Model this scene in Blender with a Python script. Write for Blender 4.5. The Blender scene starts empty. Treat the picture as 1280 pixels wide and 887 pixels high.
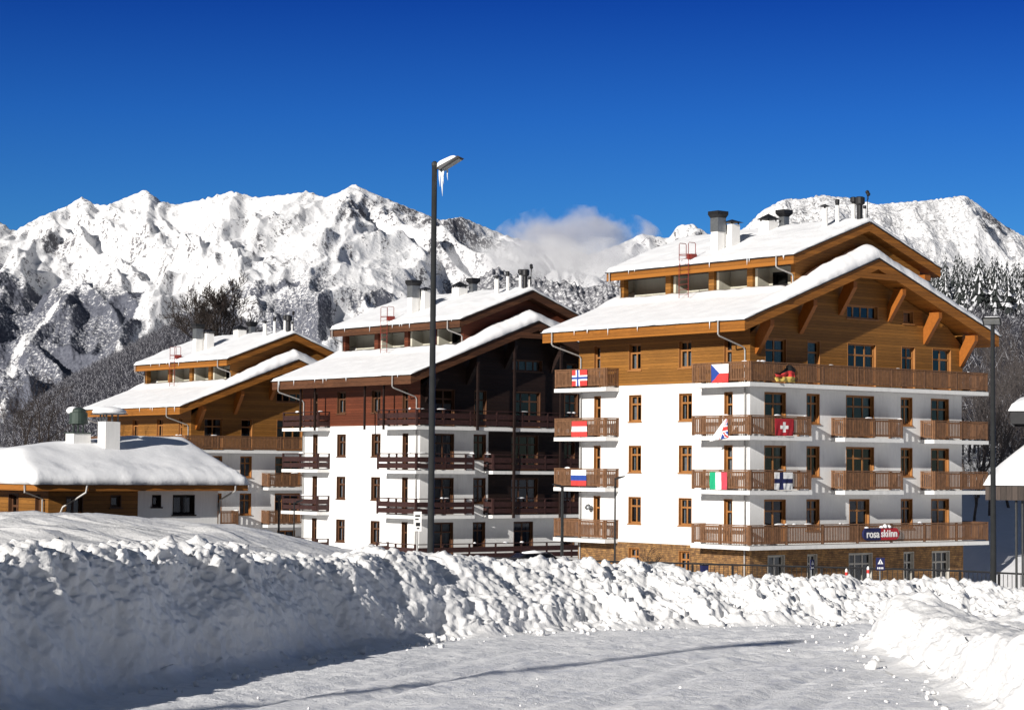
import bpy, bmesh, math, random
import numpy as np
from mathutils import Vector, Matrix, Euler

random.seed(7)
RNG = np.random.default_rng(11)
R = math.radians
scene = bpy.context.scene
col = scene.collection

# ------------------------------------------------------------------ camera
F_PX, PITCH, ROLL, CAM_H = 2700.0, 0.052, 0.0083, 1.8
cp, sp = math.cos(PITCH), math.sin(PITCH)
fw = Vector((0, cp, sp)); up0 = Vector((0, -sp, cp)); ri0 = Vector((1, 0, 0))
ri = ri0 * math.cos(ROLL) + up0 * math.sin(ROLL)
up = up0 * math.cos(ROLL) - ri0 * math.sin(ROLL)
cam_d = bpy.data.cameras.new('camera')
cam = bpy.data.objects.new('camera', cam_d)
col.objects.link(cam)
M3 = Matrix((ri, up, -fw)).transposed()
cam.matrix_world = Matrix.Translation((0, 0, CAM_H)) @ M3.to_4x4()
cam_d.sensor_width = 36.0
cam_d.lens = 36.0 * F_PX / 1280.0
cam_d.clip_start = 0.3
cam_d.clip_end = 40000
scene.camera = cam

# ------------------------------------------------------------------ light
SUN_EL = R(19.7)
SH = Vector((-0.595, -0.804, 0)).normalized()
SUN = (SH * math.cos(SUN_EL) + Vector((0, 0, math.sin(SUN_EL)))).normalized()
ld = bpy.data.lights.new('sun', 'SUN')
ld.energy = 4.6; ld.angle = R(0.5); ld.color = (1.0, 0.955, 0.895)
lo = bpy.data.objects.new('sun', ld)
lo.rotation_euler = SUN.to_track_quat('Z', 'Y').to_euler()
col.objects.link(lo)

w = bpy.data.worlds.new('World'); scene.world = w
w.use_nodes = True
nt = w.node_tree
bg = nt.nodes['Background']
sky = nt.nodes.new('ShaderNodeTexSky')
sky.sky_type = 'NISHITA'; sky.sun_disc = False
sky.sun_elevation = SUN_EL
sky.sun_rotation = math.atan2(SH.x, SH.y)
sky.altitude = 900; sky.air_density = 1.0; sky.dust_density = 0.25; sky.ozone_density = 2.2
# a polarised, clear mountain sky: deep blue low in the north, tinted elsewhere to set the fill
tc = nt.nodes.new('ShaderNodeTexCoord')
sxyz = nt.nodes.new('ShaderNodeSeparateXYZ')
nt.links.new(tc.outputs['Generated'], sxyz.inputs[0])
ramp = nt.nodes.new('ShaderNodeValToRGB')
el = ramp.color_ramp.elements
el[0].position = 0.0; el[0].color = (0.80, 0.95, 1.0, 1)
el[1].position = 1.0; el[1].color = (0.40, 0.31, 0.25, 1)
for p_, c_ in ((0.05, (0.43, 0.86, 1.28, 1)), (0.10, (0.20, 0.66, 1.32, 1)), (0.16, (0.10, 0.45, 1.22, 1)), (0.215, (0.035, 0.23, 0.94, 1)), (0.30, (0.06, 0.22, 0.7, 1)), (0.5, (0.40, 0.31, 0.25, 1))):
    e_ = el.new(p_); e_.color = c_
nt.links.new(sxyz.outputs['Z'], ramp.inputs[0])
# the unseen sky round the sun is tinted neutral and dimmed to lower fill; the north is the deep polarised blue
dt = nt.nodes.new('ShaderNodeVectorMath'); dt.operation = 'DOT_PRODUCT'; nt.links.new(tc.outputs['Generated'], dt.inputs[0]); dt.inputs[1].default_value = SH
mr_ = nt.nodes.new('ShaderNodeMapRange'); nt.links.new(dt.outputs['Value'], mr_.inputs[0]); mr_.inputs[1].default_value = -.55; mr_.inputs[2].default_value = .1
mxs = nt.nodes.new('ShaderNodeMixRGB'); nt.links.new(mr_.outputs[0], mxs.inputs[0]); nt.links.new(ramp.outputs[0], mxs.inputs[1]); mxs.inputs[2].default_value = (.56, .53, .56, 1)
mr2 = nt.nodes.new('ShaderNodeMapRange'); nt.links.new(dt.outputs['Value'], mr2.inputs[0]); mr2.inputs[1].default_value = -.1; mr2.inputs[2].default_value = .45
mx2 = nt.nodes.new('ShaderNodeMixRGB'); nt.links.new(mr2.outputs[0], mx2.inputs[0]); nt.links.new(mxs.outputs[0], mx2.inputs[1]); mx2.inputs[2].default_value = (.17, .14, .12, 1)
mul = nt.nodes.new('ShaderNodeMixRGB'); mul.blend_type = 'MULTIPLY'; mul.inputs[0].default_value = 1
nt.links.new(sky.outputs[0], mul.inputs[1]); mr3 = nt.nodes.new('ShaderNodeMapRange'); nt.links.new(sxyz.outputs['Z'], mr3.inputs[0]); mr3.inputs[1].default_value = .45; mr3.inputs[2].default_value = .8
mx3 = nt.nodes.new('ShaderNodeMixRGB'); nt.links.new(mr3.outputs[0], mx3.inputs[0]); nt.links.new(mx2.outputs[0], mx3.inputs[1]); mx3.inputs[2].default_value = (1.35, 1.10, .95, 1)  # zenith tint raised to add fill on level snow
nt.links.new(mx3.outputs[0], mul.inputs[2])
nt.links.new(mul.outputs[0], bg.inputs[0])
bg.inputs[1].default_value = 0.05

scene.view_settings.view_transform = 'Standard'
scene.view_settings.look = 'None'
scene.view_settings.exposure = 0.32
scene.view_settings.gamma = 1
scene.view_settings.use_curve_mapping = False
scene.cycles.max_bounces = 5
scene.cycles.diffuse_bounces = 3
scene.cycles.glossy_bounces = 2
scene.cycles.transmission_bounces = 4
scene.cycles.transparent_max_bounces = 8
scene.cycles.volume_bounces = 3
scene.cycles.caustics_reflective = False
scene.cycles.caustics_refractive = False

# ------------------------------------------------------------------ noise
def _perm(seed):
    return np.random.default_rng(seed).permutation(256).astype(np.int64)
def perlin2(x, y, seed=0):
    p = _perm(seed)
    xi = np.floor(x).astype(np.int64); yi = np.floor(y).astype(np.int64)
    xf = x - xi; yf = y - yi
    u = xf * xf * xf * (xf * (xf * 6 - 15) + 10); v = yf * yf * yf * (yf * (yf * 6 - 15) + 10)
    def g(ix, iy, dx, dy):
        h = p[(p[ix & 255] + iy) & 255]
        a = h * (2 * math.pi / 256.0)
        return np.cos(a) * dx + np.sin(a) * dy
    n00 = g(xi, yi, xf, yf); n10 = g(xi + 1, yi, xf - 1, yf)
    n01 = g(xi, yi + 1, xf, yf - 1); n11 = g(xi + 1, yi + 1, xf - 1, yf - 1)
    a = n00 + u * (n10 - n00); b = n01 + u * (n11 - n01)
    return 1.41 * (a + v * (b - a))
def fbm2(x, y, octv=4, seed=0, gain=.5, lac=2.03):
    s = 0; a = 1; t = 0
    for i in range(octv):
        s = s + a * perlin2(x, y, seed + i * 17); t += a
        x = x * lac + 3.7; y = y * lac - 1.3; a *= gain
    return s / t
def perlin3(x, y, z, seed=0):
    p = _perm(seed)
    G = np.array([(1,1,0),(-1,1,0),(1,-1,0),(-1,-1,0),(1,0,1),(-1,0,1),(1,0,-1),(-1,0,-1),(0,1,1),(0,-1,1),(0,1,-1),(0,-1,-1)], float)
    xi = np.floor(x).astype(np.int64); yi = np.floor(y).astype(np.int64); zi = np.floor(z).astype(np.int64)
    xf = x - xi; yf = y - yi; zf = z - zi
    f = lambda t: t * t * t * (t * (t * 6 - 15) + 10)
    u, v, w_ = f(xf), f(yf), f(zf)
    def g(i, j, k):
        h = p[(p[(p[(xi + i) & 255] + yi + j) & 255] + zi + k) & 255] % 12
        q = G[h]
        return q[..., 0] * (xf - i) + q[..., 1] * (yf - j) + q[..., 2] * (zf - k)
    L = lambda a, b, t: a + t * (b - a)
    return L(L(L(g(0,0,0), g(1,0,0), u), L(g(0,1,0), g(1,1,0), u), v), L(L(g(0,0,1), g(1,0,1), u), L(g(0,1,1), g(1,1,1), u), v), w_)
def fbm3(P, sc, octv=3, seed=0):
    s = 0; a = 1; t = 0; x, y, z = P[..., 0] * sc, P[..., 1] * sc, P[..., 2] * sc
    for i in range(octv):
        s = s + a * perlin3(x, y, z, seed + 13 * i); t += a; a *= .5
        x = x * 2.03 + 1.7; y = y * 2.03 + 5.1; z = z * 2.03 - 2.2
    return s / t
def worley3(P, sc, seed=0):
    p = _perm(seed)
    q = P * sc
    b = np.floor(q).astype(np.int64); f = q - b
    d1 = np.full(q.shape[:-1], 9.0)
    for i in (-1, 0, 1):
        for j in (-1, 0, 1):
            for k in (-1, 0, 1):
                h = p[(p[(p[(b[..., 0] + i) & 255] + b[..., 1] + j) & 255] + b[..., 2] + k) & 255]
                h2 = p[(h + 71) & 255]; h3 = p[(h + 151) & 255]
                dx = i + h / 256. - f[..., 0]; dy = j + h2 / 256. - f[..., 1]; dz = k + h3 / 256. - f[..., 2]
                d1 = np.minimum(d1, dx * dx + dy * dy + dz * dz)
    return np.sqrt(d1)
def smooth(x, a, b):
    t = np.clip((np.asarray(x, float) - a) / (b - a), 0, 1)
    return t * t * (3 - 2 * t)

# ------------------------------------------------------------------ materials
def newmat(name):
    m = bpy.data.materials.new(name); m.use_nodes = True
    t = m.node_tree
    return m, t, t.nodes['Principled BSDF']
def N(t, kind, **kw):
    n = t.nodes.new(kind)
    for k, v in kw.items():
        if k.startswith('i_'):
            key = k[2:]
            key = int(key) if key.isdigit() else key.replace('_', ' ')
            n.inputs[key].default_value = v
        else:
            setattr(n, k, v)
    return n
def lk(t, a, b): t.links.new(a, b)
def c4(c): return (c[0], c[1], c[2], 1)
def ramp_node(t, src, stops):
    r = N(t, 'ShaderNodeValToRGB'); e = r.color_ramp.elements
    e[0].position, e[0].color = stops[0][0], c4(stops[0][1])
    e[1].position, e[1].color = stops[-1][0], c4(stops[-1][1])
    for p_, c_ in stops[1:-1]:
        q = e.new(p_); q.color = c4(c_)
    lk(t, src, r.inputs[0]); return r
def bump(t, b, src, strength, dist):
    n = N(t, 'ShaderNodeBump'); n.inputs['Strength'].default_value = strength; n.inputs['Distance'].default_value = dist
    lk(t, src, n.inputs['Height']); lk(t, n.outputs[0], b.inputs['Normal'])
    return n

def simple(name, c, rough=.6, metal=0., var=.12, sc=6., spec=.4):
    m, t, b = newmat(name)
    co = N(t, 'ShaderNodeTexCoord')
    n = N(t, 'ShaderNodeTexNoise', i_Scale=sc, i_Detail=5.0)
    lk(t, co.outputs['Object'], n.inputs['Vector'])
    lo_ = tuple(x * (1 - var) for x in c); hi = tuple(min(1, x * (1 + var)) for x in c)
    r = ramp_node(t, n.outputs[0], [(.3, lo_), (.7, hi)])
    lk(t, r.outputs[0], b.inputs['Base Color'])
    b.inputs['Roughness'].default_value = rough; b.inputs['Metallic'].default_value = metal
    b.inputs['Specular IOR Level'].default_value = spec
    return m

def wood(name, c, plank=.17, rough=.6, seam=.35, var=.25, vertical=False):
    """boards with dark seams, a tone per board and grain along the board"""
    m, t, b = newmat(name)
    co = N(t, 'ShaderNodeTexCoord'); s = N(t, 'ShaderNodeSeparateXYZ'); lk(t, co.outputs['Object'], s.inputs[0])
    d = N(t, 'ShaderNodeMath', operation='DIVIDE'); d.inputs[1].default_value = plank
    lk(t, s.outputs['X' if vertical else 'Z'], d.inputs[0])
    fl = N(t, 'ShaderNodeMath', operation='FLOOR'); lk(t, d.outputs[0], fl.inputs[0])
    fr = N(t, 'ShaderNodeMath', operation='FRACT'); lk(t, d.outputs[0], fr.inputs[0])
    wn = N(t, 'ShaderNodeTexWhiteNoise', noise_dimensions='1D'); lk(t, fl.outputs[0], wn.inputs['W'])
    mp = N(t, 'ShaderNodeMapping'); lk(t, co.outputs['Object'], mp.inputs[0])
    mp.inputs['Scale'].default_value = (1.2, 1.2, 16) if not vertical else (16, 16, 1.2)
    gn = N(t, 'ShaderNodeTexNoise', i_Scale=1.6, i_Detail=6.0, i_Roughness=.65); lk(t, mp.outputs[0], gn.inputs['Vector'])
    big = N(t, 'ShaderNodeTexNoise', i_Scale=.35, i_Detail=3.0); lk(t, co.outputs['Object'], big.inputs['Vector'])
    a1 = N(t, 'ShaderNodeMath', operation='MULTIPLY_ADD'); lk(t, wn.outputs[0], a1.inputs[0]); a1.inputs[1].default_value = .4
    lk(t, gn.outputs[0], a1.inputs[2])
    a2 = N(t, 'ShaderNodeMath', operation='MULTIPLY_ADD'); lk(t, big.outputs[0], a2.inputs[0]); a2.inputs[1].default_value = .5; lk(t, a1.outputs[0], a2.inputs[2])
    r = ramp_node(t, a2.outputs[0], [(.45, tuple(x * (1 - var * 1.5) for x in c)), (.95, c), (1.0, tuple(x * (1 + var * .8) for x in c))])
    e = N(t, 'ShaderNodeMath', operation='COMPARE'); e.inputs[1].default_value = .0; e.inputs[2].default_value = .09
    lk(t, fr.outputs[0], e.inputs[0])
    mx = N(t, 'ShaderNodeMixRGB', blend_type='MULTIPLY'); lk(t, r.outputs[0], mx.inputs[1]); mx.inputs[2].default_value = c4((seam, seam, seam))
    lk(t, e.outputs[0], mx.inputs[0]); lk(t, mx.outputs[0], b.inputs['Base Color'])
    b.inputs['Roughness'].default_value = rough; b.inputs['Specular IOR Level'].default_value = .3
    inv = N(t, 'ShaderNodeMath', operation='SUBTRACT'); inv.inputs[0].default_value = 1; lk(t, e.outputs[0], inv.inputs[1])
    bump(t, b, inv.outputs[0], .6, .02)
    return m

def plaster(name, c):
    m, t, b = newmat(name)
    co = N(t, 'ShaderNodeTexCoord')
    n = N(t, 'ShaderNodeTexNoise', i_Scale=.5, i_Detail=6.0, i_Roughness=.6); lk(t, co.outputs['Object'], n.inputs['Vector'])
    mp = N(t, 'ShaderNodeMapping'); lk(t, co.outputs['Object'], mp.inputs[0]); mp.inputs['Scale'].default_value = (3, 3, .35)
    n2 = N(t, 'ShaderNodeTexNoise', i_Scale=1.0, i_Detail=5.0); lk(t, mp.outputs[0], n2.inputs['Vector'])
    ad = N(t, 'ShaderNodeMath', operation='ADD'); lk(t, n.outputs[0], ad.inputs[0]); lk(t, n2.outputs[0], ad.inputs[1])
    r = ramp_node(t, ad.outputs[0], [(.65, tuple(x * .86 for x in c)), (1.0, c), (1.25, tuple(min(1, x * 1.05) for x in c))])
    lk(t, r.outputs[0], b.inputs['Base Color']); b.inputs['Roughness'].default_value = .85
    b.inputs['Specular IOR Level'].default_value = .15
    f = N(t, 'ShaderNodeTexNoise', i_Scale=14.0, i_Detail=3.0); lk(t, co.outputs['Object'], f.inputs['Vector'])
    bump(t, b, f.outputs[0], .25, .01)
    return m

def stone(name):
    m, t, b = newmat(name)
    co = N(t, 'ShaderNodeTexCoord'); s = N(t, 'ShaderNodeSeparateXYZ'); lk(t, co.outputs['Object'], s.inputs[0])
    ad = N(t, 'ShaderNodeMath', operation='SUBTRACT'); lk(t, s.outputs[0], ad.inputs[0]); lk(t, s.outputs[1], ad.inputs[1])
    cb = N(t, 'ShaderNodeCombineXYZ'); lk(t, ad.outputs[0], cb.inputs[0]); lk(t, s.outputs[2], cb.inputs[1])
    nz = N(t, 'ShaderNodeTexNoise', i_Scale=1.2, i_Detail=3.0); lk(t, cb.outputs[0], nz.inputs['Vector'])
    va = N(t, 'ShaderNodeMixRGB', blend_type='ADD'); va.inputs[0].default_value = .2; lk(t, cb.outputs[0], va.inputs[1]); lk(t, nz.outputs['Color'], va.inputs[2])
    br = N(t, 'ShaderNodeTexBrick', i_Scale=1.0); lk(t, va.outputs[0], br.inputs['Vector'])
    br.inputs['Brick Width'].default_value = .46; br.inputs['Row Height'].default_value = .105; br.offset_frequency = 3; br.offset = .37; br.squash = .7; br.squash_frequency = 2; br.inputs['Mortar Size'].default_value = .012
    br.inputs['Color1'].default_value = c4((.34, .19, .07)); br.inputs['Color2'].default_value = c4((.19, .10, .042)); br.inputs['Mortar'].default_value = c4((.10, .065, .035))
    n2 = N(t, 'ShaderNodeTexNoise', i_Scale=3.0, i_Detail=5.0); lk(t, co.outputs['Object'], n2.inputs['Vector'])
    r = ramp_node(t, n2.outputs[0], [(.3, (.55, .5, .5)), (.7, (1.25, 1.2, 1.05))])
    mx = N(t, 'ShaderNodeMixRGB', blend_type='MULTIPLY'); mx.inputs[0].default_value = 1; lk(t, br.outputs[0], mx.inputs[1]); lk(t, r.outputs[0], mx.inputs[2])
    lk(t, mx.outputs[0], b.inputs['Base Color']); b.inputs['Roughness'].default_value = .85
    inv = N(t, 'ShaderNodeMath', operation='SUBTRACT'); inv.inputs[0].default_value = 1; lk(t, br.outputs['Fac'], inv.inputs[1])
    bump(t, b, inv.outputs[0], .8, .03)
    return m

def snow(name, c=(.88, .885, .90), sc=(2.5, 22., 90.), st=(.35, .35, .25), rough=.6, dirt=0.):
    m, t, b = newmat(name)
    co = N(t, 'ShaderNodeTexCoord')
    g = N(t, 'ShaderNodeNewGeometry')
    n1 = N(t, 'ShaderNodeTexNoise', i_Scale=sc[0], i_Detail=6.0, i_Roughness=.6); lk(t, g.outputs['Position'], n1.inputs['Vector'])
    n2 = N(t, 'ShaderNodeTexNoise', i_Scale=sc[1], i_Detail=4.0, i_Roughness=.6); lk(t, g.outputs['Position'], n2.inputs['Vector'])
    n3 = N(t, 'ShaderNodeTexNoise', i_Scale=sc[2], i_Detail=2.0); lk(t, g.outputs['Position'], n3.inputs['Vector'])
    lo_ = tuple(x * (.93 - dirt) for x in c)
    r = ramp_node(t, n1.outputs[0], [(.3, lo_), (.65, c)])
    lk(t, r.outputs[0], b.inputs['Base Color'])
    b.inputs['Roughness'].default_value = rough; b.inputs['Specular IOR Level'].default_value = .25
    b1 = N(t, 'ShaderNodeBump', i_Strength=st[0], i_Distance=.6 / sc[0] * .25); lk(t, n1.outputs[0], b1.inputs['Height'])
    b2 = N(t, 'ShaderNodeBump', i_Strength=st[1], i_Distance=1.0 / sc[1] * .35); lk(t, n2.outputs[0], b2.inputs['Height']); lk(t, b1.outputs[0], b2.inputs['Normal'])
    b3 = N(t, 'ShaderNodeBump', i_Strength=st[2], i_Distance=1.0 / sc[2] * .4); lk(t, n3.outputs[0], b3.inputs['Height']); lk(t, b2.outputs[0], b3.inputs['Normal'])
    lk(t, b3.outputs[0], b.inputs['Normal'])
    return m

def glass_mat(name):
    m, t, b = newmat(name)
    t.nodes.remove(b); out = t.nodes['Material Output']
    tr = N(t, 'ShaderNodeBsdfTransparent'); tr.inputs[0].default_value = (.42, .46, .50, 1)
    gl = N(t, 'ShaderNodeBsdfGlossy'); gl.inputs['Roughness'].default_value = .03; gl.inputs[0].default_value = (.85, .9, 1, 1)
    fr = N(t, 'ShaderNodeFresnel', i_IOR=1.6)
    mx = N(t, 'ShaderNodeMixShader'); lk(t, fr.outputs[0], mx.inputs[0]); lk(t, tr.outputs[0], mx.inputs[1]); lk(t, gl.outputs[0], mx.inputs[2])
    lk(t, mx.outputs[0], out.inputs[0])
    return m

MT = {}
MT['snow'] = snow('snow_soft', sc=(1.2, 7., 40.), st=(.25, .2, .15))
MT['snow_bank'] = snow('snow_bank_rough', c=(.86, .855, .85), sc=(3., 16., 60.), st=(.4, .5, .3), dirt=.10)
MT['snow_ground'] = snow('snow_ground', c=(.86, .865, .88), sc=(1.0, 6., 30.), st=(.4, .4, .3))
MT['wood_orange'] = wood('siding_orange', (.245, .106, .021), plank=.18, seam=.45)
MT['wood_fascia'] = wood('fascia_orange', (.28, .104, .016), plank=.215, seam=.6)
MT['wood_bracket'] = simple('bracket_orange', (.32, .10, .012), .55)
MT['frame_orange'] = simple('frame_orange', (.34, .150, .046), .5, sc=3)
MT['rail_brown'] = simple('rail_brown', (.175, .086, .042), .65, var=.25, sc=5)
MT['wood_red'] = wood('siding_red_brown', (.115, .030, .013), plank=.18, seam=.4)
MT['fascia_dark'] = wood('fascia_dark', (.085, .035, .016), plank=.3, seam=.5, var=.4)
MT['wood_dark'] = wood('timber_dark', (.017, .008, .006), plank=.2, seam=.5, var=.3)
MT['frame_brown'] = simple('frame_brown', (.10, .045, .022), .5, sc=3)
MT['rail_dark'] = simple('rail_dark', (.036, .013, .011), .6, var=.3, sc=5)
MT['plaster'] = plaster('plaster_white', (.83, .825, .81))
MT['plaster_cream'] = plaster('plaster_cream', (.55, .53, .44))
MT['slab'] = plaster('slab_white', (.78, .775, .755))
MT['stone'] = stone('ledge_stone')
MT['glass'] = glass_mat('window_glass')
MT['curtain'] = simple('curtain', (.62, .62, .60), .9, var=.2, sc=9)
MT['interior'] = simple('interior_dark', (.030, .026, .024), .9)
MT['metal_dark'] = simple('metal_dark', (.02, .02, .022), .45, .3)
MT['metal_grey'] = simple('metal_grey', (.20, .21, .22), .4, .6)
MT['metal_roof'] = simple('roof_sheet_dark', (.035, .033, .035), .5, .2)
MT['pipe'] = simple('pipe_pale', (.36, .35, .34), .45, .2)
MT['white_paint'] = plaster('white_render', (.80, .79, .77))
MT['frame_pale'] = simple('frame_pale', (.42, .40, .36), .6)
MT['red_metal'] = simple('red_metal', (.20, .025, .018), .5)
MT['pole_metal'] = simple('pole_metal', (.06, .062, .062), .35, .5)
MT['lamp_glass'] = simple('lamp_lens', (.35, .35, .33), .25)
MT['ice'] = simple('ice', (.78, .84, .90), .2)
MT['vent_green'] = simple('vent_green', (.045, .065, .055), .5, .2)
MT['bark'] = simple('bark_dark', (.035, .026, .022), .9, var=.4)
MT['bark_grey'] = simple('bark_grey', (.085, .072, .068), .9, var=.4)
MT['shingle'] = wood('shingle_grey', (.055, .040, .033), plank=.22, seam=.4, var=.4, vertical=True)

# ------------------------------------------------------------------ mesh helpers
class MB:
    def __init__(s): s.v = []; s.f = []; s.m = []
    def add(s, vs, fs, mi=0):
        o = len(s.v); s.v += [tuple(p) for p in vs]
        for f in fs: s.f.append(tuple(i + o for i in f)); s.m.append(mi)
    def box(s, x0, x1, y0, y1, z0, z1, mi=0):
        if x0 > x1: x0, x1 = x1, x0
        if y0 > y1: y0, y1 = y1, y0
        if z0 > z1: z0, z1 = z1, z0
        s.add([(x0,y0,z0),(x1,y0,z0),(x1,y1,z0),(x0,y1,z0),(x0,y0,z1),(x1,y0,z1),(x1,y1,z1),(x0,y1,z1)],
              [(0,3,2,1),(4,5,6,7),(0,1,5,4),(1,2,6,5),(2,3,7,6),(3,0,4,7)], mi)
    def quad(s, a, b, c, d, mi=0): s.add([a, b, c, d], [(0,1,2,3)], mi)
    def poly(s, pts, mi=0): s.add(pts, [tuple(range(len(pts)))], mi)
    def prism(s, pts, vec, mi=0):
        n = len(pts); a = [Vector(p) for p in pts]; b = [p + Vector(vec) for p in a]
        s.add(a + b, [tuple(range(n - 1, -1, -1)), tuple(range(n, 2 * n))] + [(i, (i + 1) % n, n + (i + 1) % n, n + i) for i in range(n)], mi)
    def tube(s, path, r, n=8, mi=0, cap=True):
        P = [Vector(p) for p in path]; k = len(P)
        rr = r if isinstance(r, (list, tuple)) else [r] * k
        vs = []; ref = None
        for i in range(k):
            d = (P[min(i + 1, k - 1)] - P[max(i - 1, 0)]).normalized()
            if ref is None or abs(ref.dot(d)) > .95: ref = Vector((0, 0, 1)) if abs(d.z) < .9 else Vector((1, 0, 0))
            x = d.cross(ref).normalized(); y = d.cross(x)
            for j in range(n):
                a = 2 * math.pi * j / n
                vs.append(P[i] + (x * math.cos(a) + y * math.sin(a)) * rr[i])
        fs = [(i * n + j, i * n + (j + 1) % n, (i + 1) * n + (j + 1) % n, (i + 1) * n + j) for i in range(k - 1) for j in range(n)]
        if cap: fs += [tuple(range(n - 1, -1, -1)), tuple((k - 1) * n + j for j in range(n))]
        s.add(vs, fs, mi)
    def lathe(s, c, prof, n=16, mi=0):
        """prof: list of (radius, z)"""
        vs = []
        for r_, z_ in prof:
            for j in range(n):
                a = 2 * math.pi * j / n
                vs.append((c[0] + r_ * math.cos(a), c[1] + r_ * math.sin(a), c[2] + z_))
        k = len(prof)
        fs = [(i * n + j, i * n + (j + 1) % n, (i + 1) * n + (j + 1) % n, (i + 1) * n + j) for i in range(k - 1) for j in range(n)]
        fs += [tuple(range(n - 1, -1, -1)), tuple((k - 1) * n + j for j in range(n))]
        s.add(vs, fs, mi)
    # wall-local boxes: plane 'L' faces -x (u runs along y), 'R' faces -y (u runs along x); d = depth inwards
    def wbox(s, pl, u0, u1, d0, d1, z0, z1, mi=0, off=0.):
        if pl == 'L': s.box(off + d0, off + d1, u0, u1, z0, z1, mi)
        else: s.box(u0, u1, off + d0, off + d1, z0, z1, mi)
    def wpt(s, pl, u, d, z, off=0.):
        return (off + d, u, z) if pl == 'L' else (u, off + d, z)
    def build(s, name, mats, parent=None, smooth=False, recalc=True):
        me = bpy.data.meshes.new(name)
        me.from_pydata(s.v, [], s.f)
        if not isinstance(mats, (list, tuple)): mats = [mats]
        for m in mats: me.materials.append(m)
        if len(mats) > 1: me.polygons.foreach_set('material_index', s.m)
        if recalc:
            bm = bmesh.new(); bm.from_mesh(me)
            bmesh.ops.recalc_face_normals(bm, faces=bm.faces[:])
            bm.to_mesh(me); bm.free()
        if smooth: me.polygons.foreach_set('use_smooth', [True] * len(me.polygons))
        me.update()
        o = bpy.data.objects.new(name, me); col.objects.link(o)
        if parent: o.parent = parent
        return o

def grid_mesh(name, V, mats, parent=None, smooth=True, attrs=None, flip=False):
    """V: (n, m, 3) array"""
    n, m = V.shape[:2]
    idx = np.arange(n * m).reshape(n, m)
    q = np.stack([idx[:-1, :-1], idx[:-1, 1:], idx[1:, 1:], idx[1:, :-1]], -1).reshape(-1, 4)
    if flip: q = q[:, ::-1]
    return np_mesh(name, V.reshape(-1, 3), q, mats, parent, smooth, attrs)
def np_mesh(name, V, q, mats, parent=None, smooth=True, attrs=None, midx=None):
    me = bpy.data.meshes.new(name)
    k = q.shape[1]
    me.vertices.add(len(V)); me.vertices.foreach_set('co', np.ascontiguousarray(V, dtype=np.float32).ravel())
    me.loops.add(q.size); me.loops.foreach_set('vertex_index', np.ascontiguousarray(q, dtype=np.int32).ravel())
    me.polygons.add(len(q)); me.polygons.foreach_set('loop_start', np.arange(0, q.size, k, dtype=np.int32))
    me.polygons.foreach_set('loop_total', np.full(len(q), k, dtype=np.int32))
    if smooth: me.polygons.foreach_set('use_smooth', np.ones(len(q), dtype=bool))
    if not isinstance(mats, (list, tuple)): mats = [mats]
    for m_ in mats: me.materials.append(m_)
    if midx is not None: me.polygons.foreach_set('material_index', np.asarray(midx, dtype=np.int32))
    if attrs:
        for an, av in attrs.items():
            a = me.attributes.new(an, 'FLOAT', 'POINT'); a.data.foreach_set('value', np.ascontiguousarray(av, dtype=np.float32).ravel())
    me.update(calc_edges=True); me.validate()
    o = bpy.data.objects.new(name, me); col.objects.link(o)
    if parent: o.parent = parent
    return o

def tag(o, label=None, cat=None, group=None, kind=None):
    if label: o['label'] = label
    if cat: o['category'] = cat
    if group: o['group'] = group
    if kind: o['kind'] = kind
    return o
def empty(name, loc, rz=0.):
    o = bpy.data.objects.new(name, None); col.objects.link(o)
    o.empty_display_size = .5
    o.location = loc; o.rotation_euler = (0, 0, rz)
    return o
def copy_tree(o, parent=None):
    c = o.copy(); col.objects.link(c)
    if parent: c.parent = parent
    for ch in list(o.children): copy_tree(ch, c)
    return c
def text_mesh(s, size, mat, name, parent, mw, extrude=.01, bold=0.):
    cu = bpy.data.curves.new(name, 'FONT'); cu.body = s; cu.size = size; cu.extrude = extrude; cu.offset = bold
    cu.align_x = 'CENTER'; cu.align_y = 'CENTER'; cu.resolution_u = 3
    to = bpy.data.objects.new('tmp_text', cu); col.objects.link(to)
    dg = bpy.context.evaluated_depsgraph_get()
    me = bpy.data.meshes.new_from_object(to.evaluated_get(dg))
    bpy.data.objects.remove(to); bpy.data.curves.remove(cu)
    me.materials.clear(); me.materials.append(mat)
    o = bpy.data.objects.new(name, me); col.objects.link(o); o.parent = parent
    o.matrix_local = mw
    return o

# ================================================================== the chalet hotels
# local axes of a hotel: x along the gabled front, y along the long eaves side (backwards), z up
GW, GL = 17.9, 14.6                   # gable width, length
PIT_K = 0.374                         # roof slope
FL = [6.58, 3.64, 0.64, -2.38]        # floor levels of the four balcony storeys
HEAD = [9.13, 6.12, 3.15, 0.15]       # window heads
MID = GW / 2
def roof_lo(x):                        # top of lower roof
    return 9.98 + PIT_K * (np.minimum(x, GW - x) + 1.8)
def roof_hi(x):
    return 13.87 + .370 * (np.minimum(x, GW - x) - 2.71)

def wall_grid(mb, pl, u0, u1, z0, z1, ops, mi=0, off=0.):
    us = sorted({u0, u1} | {min(max(o[i], u0), u1) for o in ops for i in (0, 1)})
    zs = sorted({z0, z1} | {min(max(o[i], z0), z1) for o in ops for i in (2, 3)})
    for i in range(len(us) - 1):
        for j in range(len(zs) - 1):
            cu, cz = (us[i] + us[i + 1]) / 2, (zs[j] + zs[j + 1]) / 2
            if any(o[0] < cu < o[1] and o[2] < cz < o[3] for o in ops): continue
            p = [mb.wpt(pl, us[i], 0, zs[j], off), mb.wpt(pl, us[i + 1], 0, zs[j], off), mb.wpt(pl, us[i + 1], 0, zs[j + 1], off), mb.wpt(pl, us[i], 0, zs[j + 1], off)]
            if pl == 'L': p = p[::-1]
            mb.quad(*p, mi)

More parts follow.
